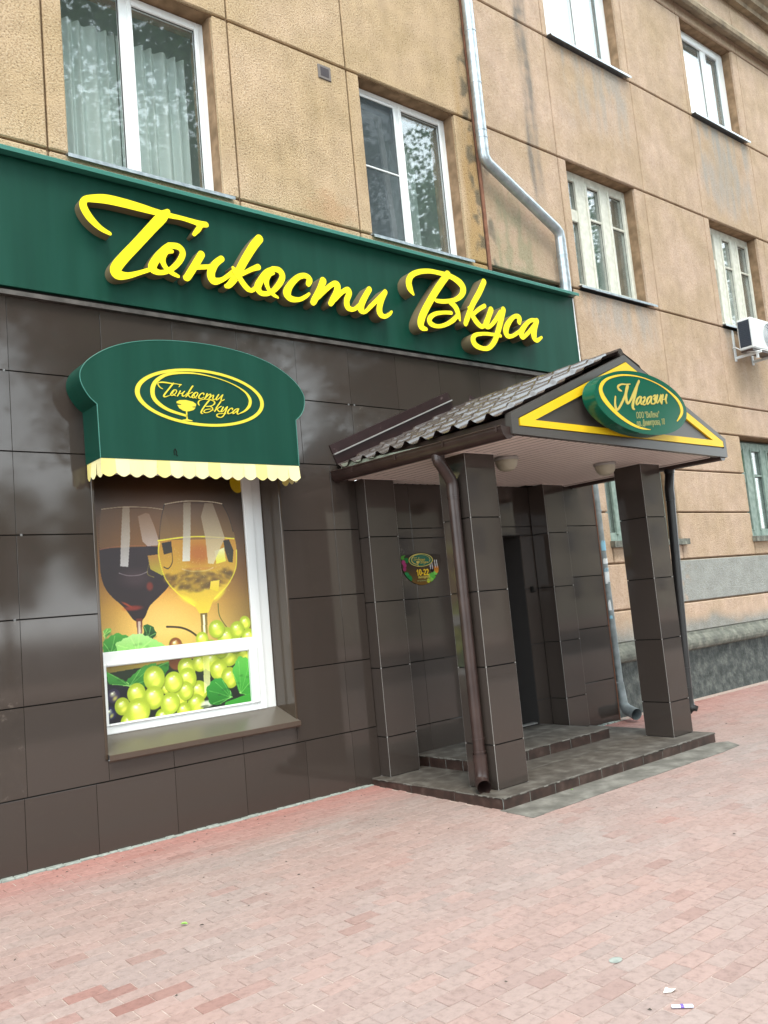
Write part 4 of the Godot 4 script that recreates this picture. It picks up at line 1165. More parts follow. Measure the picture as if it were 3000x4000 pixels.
# ---------------------------------------------------------------- signs
func word(parent: Node, letters: Array, z0: float, z1: float, face: Material, rim: Material, place := Transform2D.IDENTITY, thin := 1.0, joined := "") -> void:
	var f := st_new()
	var r := st_new()
	var lift := 0.0
	for l in letters:
		if joined == "":
			f = st_new()
			r = st_new()
		for s in script_letters[l]:
			stroke(f, r, s, z0, z1 + lift, place, thin)
			lift += 0.0016 * place.get_scale().x
		if joined == "":
			var o := obj("letter", f, face, parent)
			obj("letter_side", r, rim, o)
	if joined != "":
		r.append_from(f.commit(), 0, Transform3D.IDENTITY)
		obj(joined, r, face, parent)

func shop_words(parent: Node, at_first: Vector2, at_second: Vector2, zoom: float, z0: float, z1: float, m: Material, thin: float) -> void:
	var a := Transform2D(0, Vector2(zoom, zoom), 0, at_first - Vector2(2.405, 4.98) * zoom)
	var b := Transform2D(0, Vector2(zoom, zoom), 0, at_second - Vector2(5.717, 5.02) * zoom)
	word(parent, ["te", "o", "en", "ka", "o_2", "es", "te_2", "i"], z0, z1, m, m, a, thin, "first_word")
	word(parent, ["ve", "ka_2", "u", "es_2", "a"], z0, z1, m, m, b, thin, "second_word")

func shop_emblem(parent: Node, z0: float, m: Material, k: float, shift: Vector2) -> void:
	# two ovals, a glass and the name; drawn at the size of the awning's emblem
	var t := Transform2D(0, Vector2(k, k), 0, shift)
	var th := 0.003 * maxf(k, 0.5)
	var o := PackedVector2Array()
	var i := PackedVector2Array()
	for p in ellipse(3.262, 3.381, 0.570, 0.234, 72):
		o.append(t * p)
	for p in ellipse(3.264, 3.381, 0.534, 0.212, 72):
		i.append(t * p)
	var st := st_new()
	ring(st, o, i, z0, z0 + th)
	obj("outer_oval", st, m, parent)
	st = st_new()
	stroke(st, st, [3.108, 3.222, 0.017, 2.95, 3.262, 0.025, 2.852, 3.33, 0.033, 2.836, 3.41, 0.035, 2.875, 3.485, 0.03, 2.98, 3.548, 0.022, 3.168, 3.576, 0.013, 3.35, 3.566, 0.008, 3.52, 3.53, 0.007, 3.648, 3.472, 0.014, 3.698, 3.41, 0.026, 3.69, 3.352, 0.026, 3.645, 3.305, 0.015, 3.585, 3.274, 0.006], z0, z0 + th, t)
	obj("inner_swirl", st, m, parent)
	st = st_new()
	var bowl := PackedVector2Array()
	for p in [[3.03, 3.331], [3.06, 3.345], [3.113, 3.35], [3.17, 3.342], [3.199, 3.325], [3.196, 3.306], [3.163, 3.300], [3.163, 3.296], [3.192, 3.295], [3.175, 3.275], [3.14, 3.262], [3.117, 3.258], [3.117, 3.20], [3.125, 3.193], [3.157, 3.188], [3.157, 3.182], [3.071, 3.182], [3.071, 3.187], [3.10, 3.193], [3.106, 3.20], [3.106, 3.258], [3.08, 3.263], [3.05, 3.28], [3.036, 3.305], [3.07, 3.308], [3.07, 3.313], [3.032, 3.318]]:
		bowl.append(t * Vector2(p[0], p[1]))
	prism(st, bowl, z0, z0 + th)
	obj("wine_glass", st, m, parent)
	shop_words(parent, t * Vector2(2.878, 3.476), t * Vector2(3.212, 3.372), 0.187 * k, z0, z0 + th * 1.3, m, 0.72)

func build_signs() -> void:
	var s := thing("shop_sign", "long dark green signboard with raised yellow script lettering under the first floor windows", "sign")
	box("board", Vector3(-2.0, 4.172, -0.10), Vector3(8.62, 5.19, 0.04), M.green, s, 0.002)
	box("lower_gap", Vector3(-2.0, 4.15, -0.10), Vector3(8.60, 4.171, 0.012), M.dark, s)
	var st := st_new()
	profile(st, PackedVector2Array([Vector2(-0.118, 5.32), Vector2(0.13, 5.224), Vector2(0.134, 5.218), Vector2(0.134, 5.186), Vector2(0.128, 5.186), Vector2(0.126, 5.205), Vector2(0.041, 5.20), Vector2(-0.118, 5.20)]), -2.0, 8.64)
	obj("rain_flashing", st, M.lip, s)
	box("side_trim", Vector3(8.621, 4.17, -0.10), Vector3(8.636, 5.185, 0.044), M.white, s)
	word(s, ["te", "o", "en", "ka", "o_2", "es", "te_2", "i", "ve", "ka_2", "u", "es_2", "a"], 0.041, 0.14, M.yellow, M.rim)

	# the loaf-shaped hood over the display window
	var h := thing("window_hood", "dark green loaf-shaped hood with a yellow oval emblem over the display window", "awning")
	var pts := [Vector2(2.398, 2.856)]
	pts.append_array(smooth_line([Vector2(2.394, 3.26), Vector2(2.34, 3.309), Vector2(2.293, 3.386), Vector2(2.277, 3.454), Vector2(2.294, 3.525), Vector2(2.36, 3.605), Vector2(2.505, 3.70), Vector2(2.70, 3.772), Vector2(2.95, 3.818), Vector2(3.27, 3.835), Vector2(3.58, 3.818), Vector2(3.83, 3.772), Vector2(4.02, 3.70), Vector2(4.17, 3.60), Vector2(4.245, 3.50), Vector2(4.252, 3.43), Vector2(4.235, 3.36), Vector2(4.195, 3.30), Vector2(4.146, 3.26)], 4))
	pts.append(Vector2(4.142, 2.856))
	st = st_new()
	prism(st, PackedVector2Array(pts), 0.003, 0.30)
	obj("hood_body", st, M.green, h)
	st = st_new()
	for k in pts.size() - 1:
		tube(st, [Vector3(pts[k].x, pts[k].y, 0.299), Vector3(pts[k + 1].x, pts[k + 1].y, 0.299)], 0.004, 5)
	obj("edge_piping", st, M.lip, h)
	st = st_new()
	tube(st, [Vector3(2.985, 2.90, 0.300), Vector3(2.982, 2.935, 0.302), Vector3(2.992, 2.952, 0.302), Vector3(3.004, 2.93, 0.302), Vector3(2.998, 2.905, 0.302), Vector3(3.012, 2.896, 0.302)], 0.004, 6)
	obj("scribble", st, M.dark, h)
	shop_emblem(h, 0.3005, M.vinyl, 1.0, Vector2.ZERO)
	# the scalloped valance, striped
	var sides := [[Vector2(2.40, 0.298), Vector2(4.14, 0.298), 16, Vector3.BACK], [Vector2(2.40, 0.02), Vector2(2.40, 0.298), 3, Vector3.LEFT], [Vector2(4.14, 0.02), Vector2(4.14, 0.298), 3, Vector3.RIGHT]]
	for e in sides:
		for k in e[2]:
			st = st_new()
			var n := 8
			for i in n:
				var q: Array[Vector3] = []
				for t in [float(i) / n, float(i + 1) / n]:
					var p: Vector2 = (e[0] as Vector2).lerp(e[1], (k + t) / e[2])
					var drop := 0.108 + 0.030 * sin(PI * t)
					var flare: Vector3 = e[3] * (0.012 * sin(k * 1.7 + t))
					q.append(Vector3(p.x, 2.857, p.y))
					q.append(Vector3(p.x, 2.857 - drop, p.y) + flare)
				quad(st, q[0], q[2], q[3], q[1], e[3])
				quad(st, q[0] - e[3] * 0.0015, q[2] - e[3] * 0.0015, q[3] - e[3] * 0.0015, q[1] - e[3] * 0.0015, -e[3])
			obj("valance_scallop", st, M.cloth_yellow if (k % 4) < 1 else M.cloth_cream, h)

	# the oval box on the gable
	var v := thing("oval_sign", "oval green sign box with thin yellow lettering on the gable of the porch", "sign")
	v.transform = CANOPY
	st = st_new()
	prism(st, ellipse(-0.066, 3.155, 0.762, 0.281, 72), 0.045, 0.164)
	obj("sign_box", st, M.oval, v)
	st = st_new()
	prism(st, ellipse(-0.066, 3.155, 0.755, 0.276, 72), 0.164, 0.165)
	obj("sign_face", st, M.oval, v)
	st = st_new()
	for x in [-0.28, 0.20]:
		cbox(st, Vector3(x - 0.02, 3.0, 0.012), Vector3(x + 0.02, 3.30, 0.045))
	cbox(st, Vector3(-0.03, 3.36, 0.012), Vector3(0.03, 3.475, 0.042), 0.01)
	obj("mount", st, M.fascia, v)
	st = st_new()
	stroke(st, st, oval_ring, 0.165, 0.1675)
	obj("yellow_swirl", st, M.yellow_trim, v)
	var lift := 0.0
	for l in oval_letters:
		st = st_new()
		for q in oval_letters[l]:
			stroke(st, st, q, 0.165, 0.1675 + lift)
			lift += 0.0003
		obj("letter", st, M.gold, v)
	var lines := [["ООО \"ВиЛена\"", Vector2(-0.222, 3.032), 0.056, 0.75], ["пр. Димитрова, 18", Vector2(-0.23, 2.962), 0.056, 0.73]]
	for l in lines:
		var o := text("small_text", l[0], l[2], Vector3(l[1].x, l[1].y, 0.1668), M.gold_dim, v, 0.22, l[3])
		o.rotation.z = 0.112

	# round plate with opening hours
	var r := thing("hours_plate", "small round plate with opening hours on the tiles inside the porch", "sign")
	st = st_new()
	var edge := PackedVector2Array()
	for q in ellipse(5.79, 2.03, 0.272, 0.262, 80):
		if q.y < 2.075:
			edge.append(q)
	var crown := PackedVector2Array()
	for k in range(1, 24):
		var q := Vector2(5.791 + 0.176 * cos(PI * k / 24.0), 2.021 + 0.076 * sin(PI * k / 24.0))
		if q.y > 2.075:
			crown.append(q)
	# the list runs crown right to left, so the rest must go left, down, right
	var left_first := PackedVector2Array(crown)
	var rest: Array = []
	for q in edge:
		rest.append(q)
	rest.sort_custom(func(a, b): return fposmod((a - Vector2(5.79, 2.03)).angle() - PI * 0.5, TAU) < fposmod((b - Vector2(5.79, 2.03)).angle() - PI * 0.5, TAU))
	for q in rest:
		left_first.append(q)
	prism(st, left_first, -0.099, -0.094)
	obj("plate", st, M.dark, r)
	im = Image.create(160, 160, false, Image.FORMAT_RGB8)
	for y in 160:
		for x in 160:
			var t := clampf((y - 55.0) / 105.0, 0, 1)
			im.set_pixel(x, y, Color(0.20, 0.175, 0.16).lerp(Color(0.42, 0.30, 0.12), t * t * 0.9 + t * 0.1))
	for q in [[16, 62, 9, Color(0.35, 0.62, 0.25)], [10, 74, 8, Color(0.3, 0.55, 0.2)], [24, 82, 10, Color(0.12, 0.45, 0.2)], [12, 88, 9, Color(0.62, 0.22, 0.42)], [16, 97, 8, Color(0.6, 0.2, 0.4)], [14, 108, 8, Color(0.55, 0.18, 0.36)], [20, 128, 12, Color(0.15, 0.5, 0.28)], [30, 138, 12, Color(0.12, 0.46, 0.24)],
		[112, 134, 10, Color(0.35, 0.65, 0.25)], [124, 130, 10, Color(0.32, 0.62, 0.24)], [136, 124, 9, Color(0.42, 0.72, 0.3)], [118, 146, 9, Color(0.45, 0.7, 0.25)], [104, 148, 8, Color(0.66, 0.72, 0.18)], [130, 140, 8, Color(0.3, 0.6, 0.22)]]:
		dab(q[0], q[1], q[2], q[2], q[3], 0.3)
	area(v2([112, 106, 132, 106, 130, 116, 122, 124, 116, 118]), Color(0.12, 0.06, 0.06), Color(0.1, 0.05, 0.05))
	area(v2([130, 104, 150, 104, 149, 124, 138, 126, 131, 116]), Color(0.6, 0.32, 0.1), Color(0.75, 0.55, 0.2))
	for q in [[114, 88], [122, 88], [134, 84], [142, 84]]:
		area(v2([q[0], q[1], q[0] + 4, q[1], q[0] + 5, q[1] + 24, q[0] + 2, q[1] + 26]), Color(0.8, 0.8, 0.8, 0.9), Color(0.7, 0.7, 0.72, 0.9))
	var pm := mat(Color.WHITE, 0.6, 0, 0.2)
	pm.albedo_texture = ImageTexture.create_from_image(im)
	st = st_new()
	for k in left_first.size():
		for q in [Vector2(5.79, 1.99), left_first[(k + 1) % left_first.size()], left_first[k]]:
			var p: Vector2 = Vector2(5.79, 1.99) + (q - Vector2(5.79, 1.99)) * 0.985
			st.set_normal(Vector3.BACK)
			st.set_uv(Vector2((p.x - 5.52) / 0.54, (2.29 - p.y) / 0.52))
			st.add_vertex(Vector3(p.x, p.y, -0.0925))
	obj("plate_print", st, pm, r)
	st = st_new()
	prism(st, ellipse(5.791, 2.021, 0.165, 0.069, 40), -0.0925, -0.0905)
	obj("green_oval", st, M.oval, r)
	shop_emblem(r, -0.0904, M.gold, 0.287, Vector2(5.791, 2.021) - Vector2(3.262, 3.381) * 0.287)
	text("hours", "10-22", 0.062, Vector3(5.715, 1.895, -0.0915), M.yellow_trim, r, 0.0, 0.78, "Droid Sans", 700)
	text("note", "ВЫХОДНОЙ", 0.022, Vector3(5.735, 1.848, -0.0915), M.gold, r, 0.0, 0.9, "Droid Sans", 700)
	text("note", "понедельник, вторник", 0.016, Vector3(5.715, 1.815, -0.0915), M.gold_dim, r, 0.0, 0.85)

# ---------------------------------------------------------------- the porch
func clad_post(called: String, porch: Node, x0: float, x1: float, z0: float, z1: float, y0: float, seams: Array, top: float) -> void:
	var post := part(called, porch)
	var e := 0.011
	box("core", Vector3(x0 + e, y0, maxf(z0 + e, -0.09)), Vector3(x1 - e, top, z1 - e), M.dark, post)
	var ys: Array = [y0]
	ys.append_array(seams)
	ys.append(top)
	for j in ys.size() - 1:
		for f in 4:
			if f == 3 and z0 < 0.05:
				continue
			var lo: Vector3 = [Vector3(x0 + 0.004, ys[j] + 0.005, z1 - 0.010), Vector3(x0, ys[j] + 0.005, z0 + 0.004), Vector3(x1 - 0.010, ys[j] + 0.005, z0 + 0.004), Vector3(x0 + 0.004, ys[j] + 0.005, z0)][f]
			var hi: Vector3 = [Vector3(x1 - 0.004, ys[j + 1] - 0.005, z1), Vector3(x0 + 0.010, ys[j + 1] - 0.005, z1 - 0.004), Vector3(x1, ys[j + 1] - 0.005, z1 - 0.004), Vector3(x1 - 0.004, ys[j + 1] - 0.005, z0 + 0.010)][f]
			box("tile", lo, hi, M.tiles[rng.randi() % 3], post)
	var st := st_new()
	for c in [[x0, 1], [x1, -1]]:
		for d in [[z1, -1], [z0, 1]]:
			if d[0] == z0 and z0 < 0.05:
				continue
			var a := Vector3(c[0] + 0.0015 * c[1], y0, d[0] + 0.0015 * d[1])
			var b := Vector3(c[0] + 0.0085 * c[1], top, d[0] + 0.0085 * d[1])
			cbox(st, Vector3(minf(a.x, b.x), y0, minf(a.z, b.z)), Vector3(maxf(a.x, b.x), top - 0.002, maxf(a.z, b.z)))
	obj("corner_joint", st, M.edge, post)

func build_porch() -> void:
	var p := thing("entrance_porch", "tiled entrance porch with four brown posts, gabled metal tile roof and two low steps", "porch")
	# steps
	for k in 2:
		var s := part("step", p)
		var X0: float = [4.86, 5.46][k]
		var X1: float = [7.92, 7.325][k]
		var Z0: float = [0.002, -0.098][k]
		var Z1: float = [1.62, 0.81][k]
		var Y0: float = [-0.2, 0.06][k]
		var Y1: float = [0.06, 0.16][k]
		box("core", Vector3(X0 + 0.003, Y0, Z0), Vector3(X1 - 0.003, Y1 - 0.0125, Z1 - 0.003), M.mortar, s)
		var n: int = [10, 6][k]
		for i in n:
			var a := lerpf(X0, X1, float(i) / n)
			var b := lerpf(X0, X1, float(i + 1) / n)
			box("riser_tile", Vector3(a + 0.003, Y0, Z1 - 0.011), Vector3(b - 0.003, Y1 - 0.012, Z1), M.riser, s, 0.001)
		var m: int = [3, 4][k]
		for i in m:
			var a := lerpf(Z0, Z1 - 0.011, float(i) / m)
			var b := lerpf(Z0, Z1 - 0.011, float(i + 1) / m)
			box("riser_tile", Vector3(X0, Y0, a + 0.002), Vector3(X0 + 0.011, Y1 - 0.012, b - 0.002), M.riser, s, 0.001)
			box("riser_tile", Vector3(X1 - 0.011, Y0, a + 0.002), Vector3(X1, Y1 - 0.012, b - 0.002), M.riser, s, 0.001)
		n = [5, 3][k]
		m = [3, 2][k]
		for i in n:
			for j in m:
				box("tread_tile", Vector3(lerpf(X0 - 0.004, X1 + 0.004, float(i) / n) + 0.0015, Y1 - 0.011, lerpf(Z0, Z1 + 0.006, float(j) / m) + 0.0015), Vector3(lerpf(X0 - 0.004, X1 + 0.004, float(i + 1) / n) - 0.0015, Y1 + rng.randf_range(-0.0006, 0.0006), lerpf(Z0, Z1 + 0.006, float(j + 1) / m) - 0.0015), M.tread, s, 0.002)
		var st := st_new()     # ragged grout along the nosings
		for i in 34:
			var t := rng.randf()
			var w := rng.randf_range(0.02, 0.10)
			if i % 3 == 0:
				cbox(st, Vector3(X0 - 0.006, Y1 - 0.013, lerpf(Z0, Z1, t)), Vector3(X0 + 0.006, Y1 - rng.randf_range(0.001, 0.004), minf(lerpf(Z0, Z1, t) + w, Z1)), 0.002)
			else:
				cbox(st, Vector3(lerpf(X0, X1, t), Y1 - 0.0135, Z1 - 0.004), Vector3(minf(lerpf(X0, X1, t) + w, X1), Y1 - rng.randf_range(0.001, 0.004), Z1 + 0.0075), 0.002)
		obj("grout", st, M.apron, s).set_meta("kind", "stuff")
	# posts
	var T := 0.061
	clad_post("post", p, 5.03, 5.388, 1.085, 1.415, T, [0.412, 1.03, 1.640, 2.25], 2.80)
	clad_post("post", p, 7.535, 7.875, 1.09, 1.415, T, [0.40, 1.018, 1.625, 2.243], 2.80)
	clad_post("pilaster", p, 4.972, 5.331, -0.09, 0.137, T, [0.413, 1.033, 1.637, 2.243], 2.80)
	clad_post("pilaster", p, 7.530, 7.878, -0.09, 0.14, T, [0.413, 1.033, 1.637, 2.243], 2.80)
	# ceiling
	var so := part("soffit", p)
	so.transform = CANOPY
	var n := 31
	var back := func(lx: float, wz: float) -> float: return (wz - 1.985 + lx * 0.054972) / 0.998488
	for i in n:
		var a := lerpf(-1.655, 1.465, float(i) / n)
		var b := lerpf(-1.655, 1.465, float(i + 1) / n)
		box("plank", Vector3(a + 0.010, 2.797, back.call(a, -0.09 if a > -1.25 and a < 0.85 else 0.006)), Vector3(b - 0.010, 2.812, -0.05), M.soffit, so, 0.003)
	box("gap_shade_sheet", Vector3(-1.655, 2.7995, -1.80), Vector3(1.465, 2.845, -0.05), M.brown_metal, so)  # dark sheet added just above the plank faces, standing in for shade in the gaps
	var st := st_new()
	var away := CANOPY.affine_inverse()
	for q in [[4.94, 5.415, 1.415, 1.43], [7.51, 7.90, 1.415, 1.43], [4.945, 5.35, 0.137, 0.15], [7.505, 7.90, 0.14, 0.153], [5.012, 5.03, 1.07, 1.43], [7.517, 7.535, 1.07, 1.43]]:
		var e := box("edge_trim", Vector3(q[0], 2.788, q[2]), Vector3(q[1], 2.7965, q[3]), M.soffit, so, 0.002)
		e.transform = away * e.transform
	for x in [-1.675, 1.466]:
		box("edge_trim", Vector3(x, 2.786, -1.85), Vector3(x + 0.02, 2.7965, -0.05), M.soffit, so, 0.002)
	# gable
	var g := part("gable", p)
	g.transform = CANOPY
	st = st_new()
	prism(st, PackedVector2Array([Vector2(-1.74, 2.806), Vector2(1.765, 2.803), Vector2(1.765, 2.985), Vector2(-0.01, 3.640), Vector2(-1.74, 2.958)]), -0.05, -0.015)
	obj("gable_board", st, M.fascia, g)
	st = st_new()     # folded metal round the edge
	ring(st, PackedVector2Array([Vector2(-1.745, 2.800), Vector2(1.770, 2.797), Vector2(1.770, 2.990), Vector2(-0.01, 3.648), Vector2(-1.745, 2.963)]), PackedVector2Array([Vector2(-1.66, 2.862), Vector2(1.715, 2.886), Vector2(1.715, 2.960), Vector2(-0.005, 3.588), Vector2(-1.66, 2.930)]), -0.06, 0.0)
	obj("edge_flashing", st, M.fascia, g)
	st = st_new()
	ring(st, PackedVector2Array([Vector2(-1.643, 2.870), Vector2(1.702, 2.900), Vector2(1.702, 2.958), Vector2(-0.003, 3.582), Vector2(-1.643, 2.927)]), PackedVector2Array([Vector2(-1.450, 2.927), Vector2(1.485, 2.959), Vector2(1.47, 2.965), Vector2(-0.003, 3.502), Vector2(-1.440, 2.931)]), -0.015, 0.003)
	obj("yellow_frame", st, M.yellow_trim, g)
	# roof: pressed metal tiles
	var roof := part("roof", p)
	roof.transform = CANOPY
	for side in [-1.0, 1.0]:
		st = st_new()
		st.set_smooth_group(0)
		var nz := 132
		var ns := 58
		var ridge := Vector2(-0.01, 3.630)
		var eave := Vector2(-0.01 + side * 1.745, 2.892)
		var along := (eave - ridge)
		var up := Vector2(-along.y, along.x).normalized()
		if up.y < 0:
			up = -up
		var grid := func(i: int, j: int) -> Vector3:
			var s := float(j) / ns
			var step := fposmod(s * 5.8 + 0.02, 1.0)
			var q := ridge + along * s
			var z := lerpf(back.call(q.x, 0.006), -0.035, float(i) / nz)
			var w := fposmod(z / 0.187, 1.0)
			var wave := pow(0.5 + 0.5 * cos(TAU * w), 2.2)
			var hgt := 0.046 * wave + 0.019 * step * (1.0 - smoothstep(0.95, 1.0, step)) + 0.026 * (z + 2.0) + 0.004 * sin(z * 11.0 + s * 9.0)
			q += up * hgt
			return Vector3(q.x, q.y, z)
		for i in nz:
			for j in ns:
				var a: Vector3 = grid.call(i, j)
				var b: Vector3 = grid.call(i + 1, j)
				var c: Vector3 = grid.call(i + 1, j + 1)
				var d: Vector3 = grid.call(i, j + 1)
				quad(st, a, b, c, d, Vector3(up.x, up.y, 0))
		st.generate_normals()
		var under := st_new()
		for i in range(0, nz, 2):
			for j in range(0, ns, 2):
				var u := Vector3(up.x, up.y, 0) * 0.006
				quad(under, (grid.call(i, j) as Vector3) - u, (grid.call(i + 2, j) as Vector3) - u, (grid.call(i + 2, j + 2) as Vector3) - u, (grid.call(i, j + 2) as Vector3) - u, -u)
		obj("roof_sheet", st, M.roof, roof)
		obj("roof_sheet_underside", under, M.brown_metal, roof)
		# flashing up the wall
		var fl := box("wall_flashing", Vector3(-0.87, -0.14, 0.0), Vector3(0.87, 0.052, 0.008), M.flashing, roof, 0.001)
		var place := Transform3D(Basis(Vector3.BACK, -side * 0.3868), Vector3(5.54 if side < 0 else 7.42, 3.364, 0.006))
		fl.transform = away * place
		for q in [[0.052, 0.060, 0.0, 0.016], [-0.150, -0.138, 0.004, 0.06]]:
			var ed := box("flashing_edge", Vector3(-0.87, q[0], q[2]), Vector3(0.87, q[1], q[3]), M.bare, roof, 0.001)
			ed.transform = away * place
		# dark boards under the eaves, and a pale strip of bare metal behind the gutter
		if side < 0:
			var strip := st_new()
			for e in [[Vector3(-1.745, 2.875, -2.04), Vector3(-1.745, 2.945, -2.04), Vector3(-1.745, 2.895, -0.95)]]:
				tri(strip, e[0], e[1], e[2], Vector3.LEFT)
				tri(strip, e[0] + Vector3(0.004, 0, 0), e[1] + Vector3(0.004, 0, 0), e[2] + Vector3(0.004, 0, 0), Vector3.RIGHT)
			obj("bare_strip", strip, M.gutter_inside, roof)
		box("eaves_board", Vector3(minf(side * 1.64, side * 1.67) - 0.05, 2.815, -1.84), Vector3(maxf(side * 1.64, side * 1.67) - 0.05, 2.94, -0.06), M.brown_metal, roof)
	st = st_new()
	tube(st, [Vector3(-0.01, 3.642, -1.93), Vector3(-0.01, 3.682, -0.03)], 0.040, 10)
	obj("ridge_cap", st, M.roof, roof)
	# gutters with their pipes
	for side in 2:
		var lx: float = [-1.775, 1.70][side]
		var gt := thing("rain_gutter", ["brown half-round gutter with its downpipe on the left side of the porch", "gutter and black downpipe behind the right front post of the porch"][side], "gutter")
		gt.transform = CANOPY
		st = st_new()
		var inside := st_new()
		var R := 0.076
		var z0: float = back.call(lx, 0.015)
		var z1 := -0.02
		var rim_y := 2.868
		var P := func(t: float, r: float, z: float) -> Vector3: return Vector3(lx + cos(t) * r, rim_y - (z - z0) * 0.006 + sin(t) * r * 1.22, z)
		for k in 12:
			var a := PI + PI * k / 12.0
			var b := PI + PI * (k + 1) / 12.0
			quad(st, P.call(a, R, z0), P.call(b, R, z0), P.call(b, R, z1), P.call(a, R, z1), Vector3(cos(a), sin(a), 0))
			quad(inside, P.call(a, R - 0.004, z0), P.call(b, R - 0.004, z0), P.call(b, R - 0.004, z1), P.call(a, R - 0.004, z1), -Vector3(cos(a), sin(a), 0))
			for z in [z0, z1]:
				tri(st, Vector3(lx, rim_y - (z - z0) * 0.006, z), P.call(a, R + 0.003, z), P.call(b, R + 0.003, z), Vector3(0, 0, z + 1.0))
		tube(st, [P.call(PI, R, z0), P.call(PI, R, z1)], 0.008, 7)
		obj("trough", st, M.brown_metal, gt)
		obj("trough_inside", inside, M.gutter_inside, gt)
		for k in 4:
			var z := lerpf(z0 + 0.3, z1 - 0.06, k / 3.0)
			st = st_new()
			cbox(st, Vector3(lx - R, rim_y - 0.008, z), Vector3(lx + R + 0.03, rim_y - 0.003, z + 0.02))
			cbox(st, Vector3(lx - R - 0.008, rim_y - 0.05, z), Vector3(lx - R - 0.003, rim_y, z + 0.02))
			obj("bracket", st, M.brown_metal, gt)
		var gx: float = [4.84, 8.32][side]
		var px: float = [4.968, 8.275][side]
		var pz: float = [1.30, 1.25][side]
		var foot_x: float = [4.972, 8.12][side]
		var pr: float = [0.048, 0.047][side]
		var pm: Material = M.brown_metal if side == 0 else M.black_pipe
		st = st_new()
		tube(st, smooth3([Vector3(gx, 2.82, pz), Vector3(gx, 2.735, pz), Vector3(gx + (px - gx) * 0.2, 2.70, pz), Vector3(gx + (px - gx) * 0.8, 2.60, pz), Vector3(px, 2.545, pz), Vector3(px, 2.44, pz)]), pr + 0.003)
		obj("swan_neck", st, pm, gt).transform = away
		st = st_new()
		tube(st, [Vector3(gx, 2.83, pz), Vector3(gx, 2.78, pz), Vector3(gx, 2.74, pz)], 0.06, 14, [0.066, 0.058, 0.055])
		obj("outlet_funnel", st, pm, gt).transform = away
		st = st_new()
		tube(st, [Vector3(px, 2.47, pz), Vector3(foot_x, 0.3, pz)], pr)
		obj("downpipe", st, pm, gt).transform = away
		st = st_new()
		var end: Vector3 = [Vector3(px - 0.075, 0.108, pz + 0.095), Vector3(foot_x + 0.03, 0.285, pz + 0.03)][side]
		var low: float = 0.13 if side == 0 else 0.25
		tube(st, smooth3([Vector3(foot_x, low + 0.22, pz), Vector3(foot_x, low + 0.06, pz), Vector3(lerpf(foot_x, end.x, 0.35), low + 0.0, pz + 0.02), end]), pr + 0.009, 16, [], false)
		obj("shoe", st, pm, gt).transform = away
		for y in ([2.42, 0.36, 0.46] if side == 0 else [2.44, 0.66, 0.46]):
			st = st_new()
			tube(st, [Vector3(lerpf(foot_x, px, (y - 0.3) / 2.2), y, pz), Vector3(lerpf(foot_x, px, (y - 0.3) / 2.2), y + 0.012, pz)], pr + 0.006)
			obj("collar", st, pm, gt).transform = away
		st = st_new()
		for y in ([0.59, 2.40] if side == 0 else []):
			cbox(st, Vector3(px + 0.03, y, pz - 0.012) if side == 0 else Vector3(px - 0.30, y, pz - 0.012), Vector3(px + 0.06, y + 0.02, pz + 0.012) if side == 0 else Vector3(px + 0.06, y + 0.02, pz + 0.012))
		if side == 0:
			obj("pipe_clamp", st, pm, gt).transform = away
	# two bulkhead lamps under the ceiling
	for k in 2:
		var lamp := thing("ceiling_lamp", ["dusty round glass lamp under the porch ceiling by the left front post", "dusty round glass lamp under the porch ceiling by the right front post"][k], "lamp", "lamps under the porch ceiling", [Vector3(5.665, 2.796, 1.30), Vector3(7.09, 2.796, 1.31)][k])
		st = st_new()
		lathe(st, [Vector2(0.0, 0.0), Vector2(0.108, 0.0), Vector2(0.112, -0.012), Vector2(0.108, -0.026), Vector2(0.098, -0.03)])
		obj("base_ring", st, M.edge, lamp)
		st = st_new()
		lathe(st, [Vector2(0.101, -0.028), Vector2(0.100, -0.05), Vector2(0.088, -0.085), Vector2(0.062, -0.112), Vector2(0.03, -0.124), Vector2(0.0, -0.126)])
		obj("glass_bowl", st, M.bulb, lamp)

func smooth3(pts: Array) -> Array:
	var out := []
	for i in pts.size() - 1:
		for k in 4:
			out.append((pts[i] as Vector3).cubic_interpolate(pts[i + 1], pts[maxi(i - 1, 0)], pts[mini(i + 2, pts.size() - 1)], k / 4.0))
	out.append(pts[-1])
	return out

func lathe(st: SurfaceTool, prof: Array, n := 28) -> void:
	for i in prof.size() - 1:
		for k in n:
			var a := TAU * k / n
			var b := TAU * (k + 1) / n
			var p: Vector2 = prof[i]
			var q: Vector2 = prof[i + 1]
			var out := Vector3(cos(a), -0.3, sin(a))
			if absf(p.y - q.y) < 1e-5:
				out = Vector3.UP
			quad(st, Vector3(p.x * cos(a), p.y, p.x * sin(a)), Vector3(p.x * cos(b), p.y, p.x * sin(b)), Vector3(q.x * cos(b), q.y, q.x * sin(b)), Vector3(q.x * cos(a), q.y, q.x * sin(a)), out)

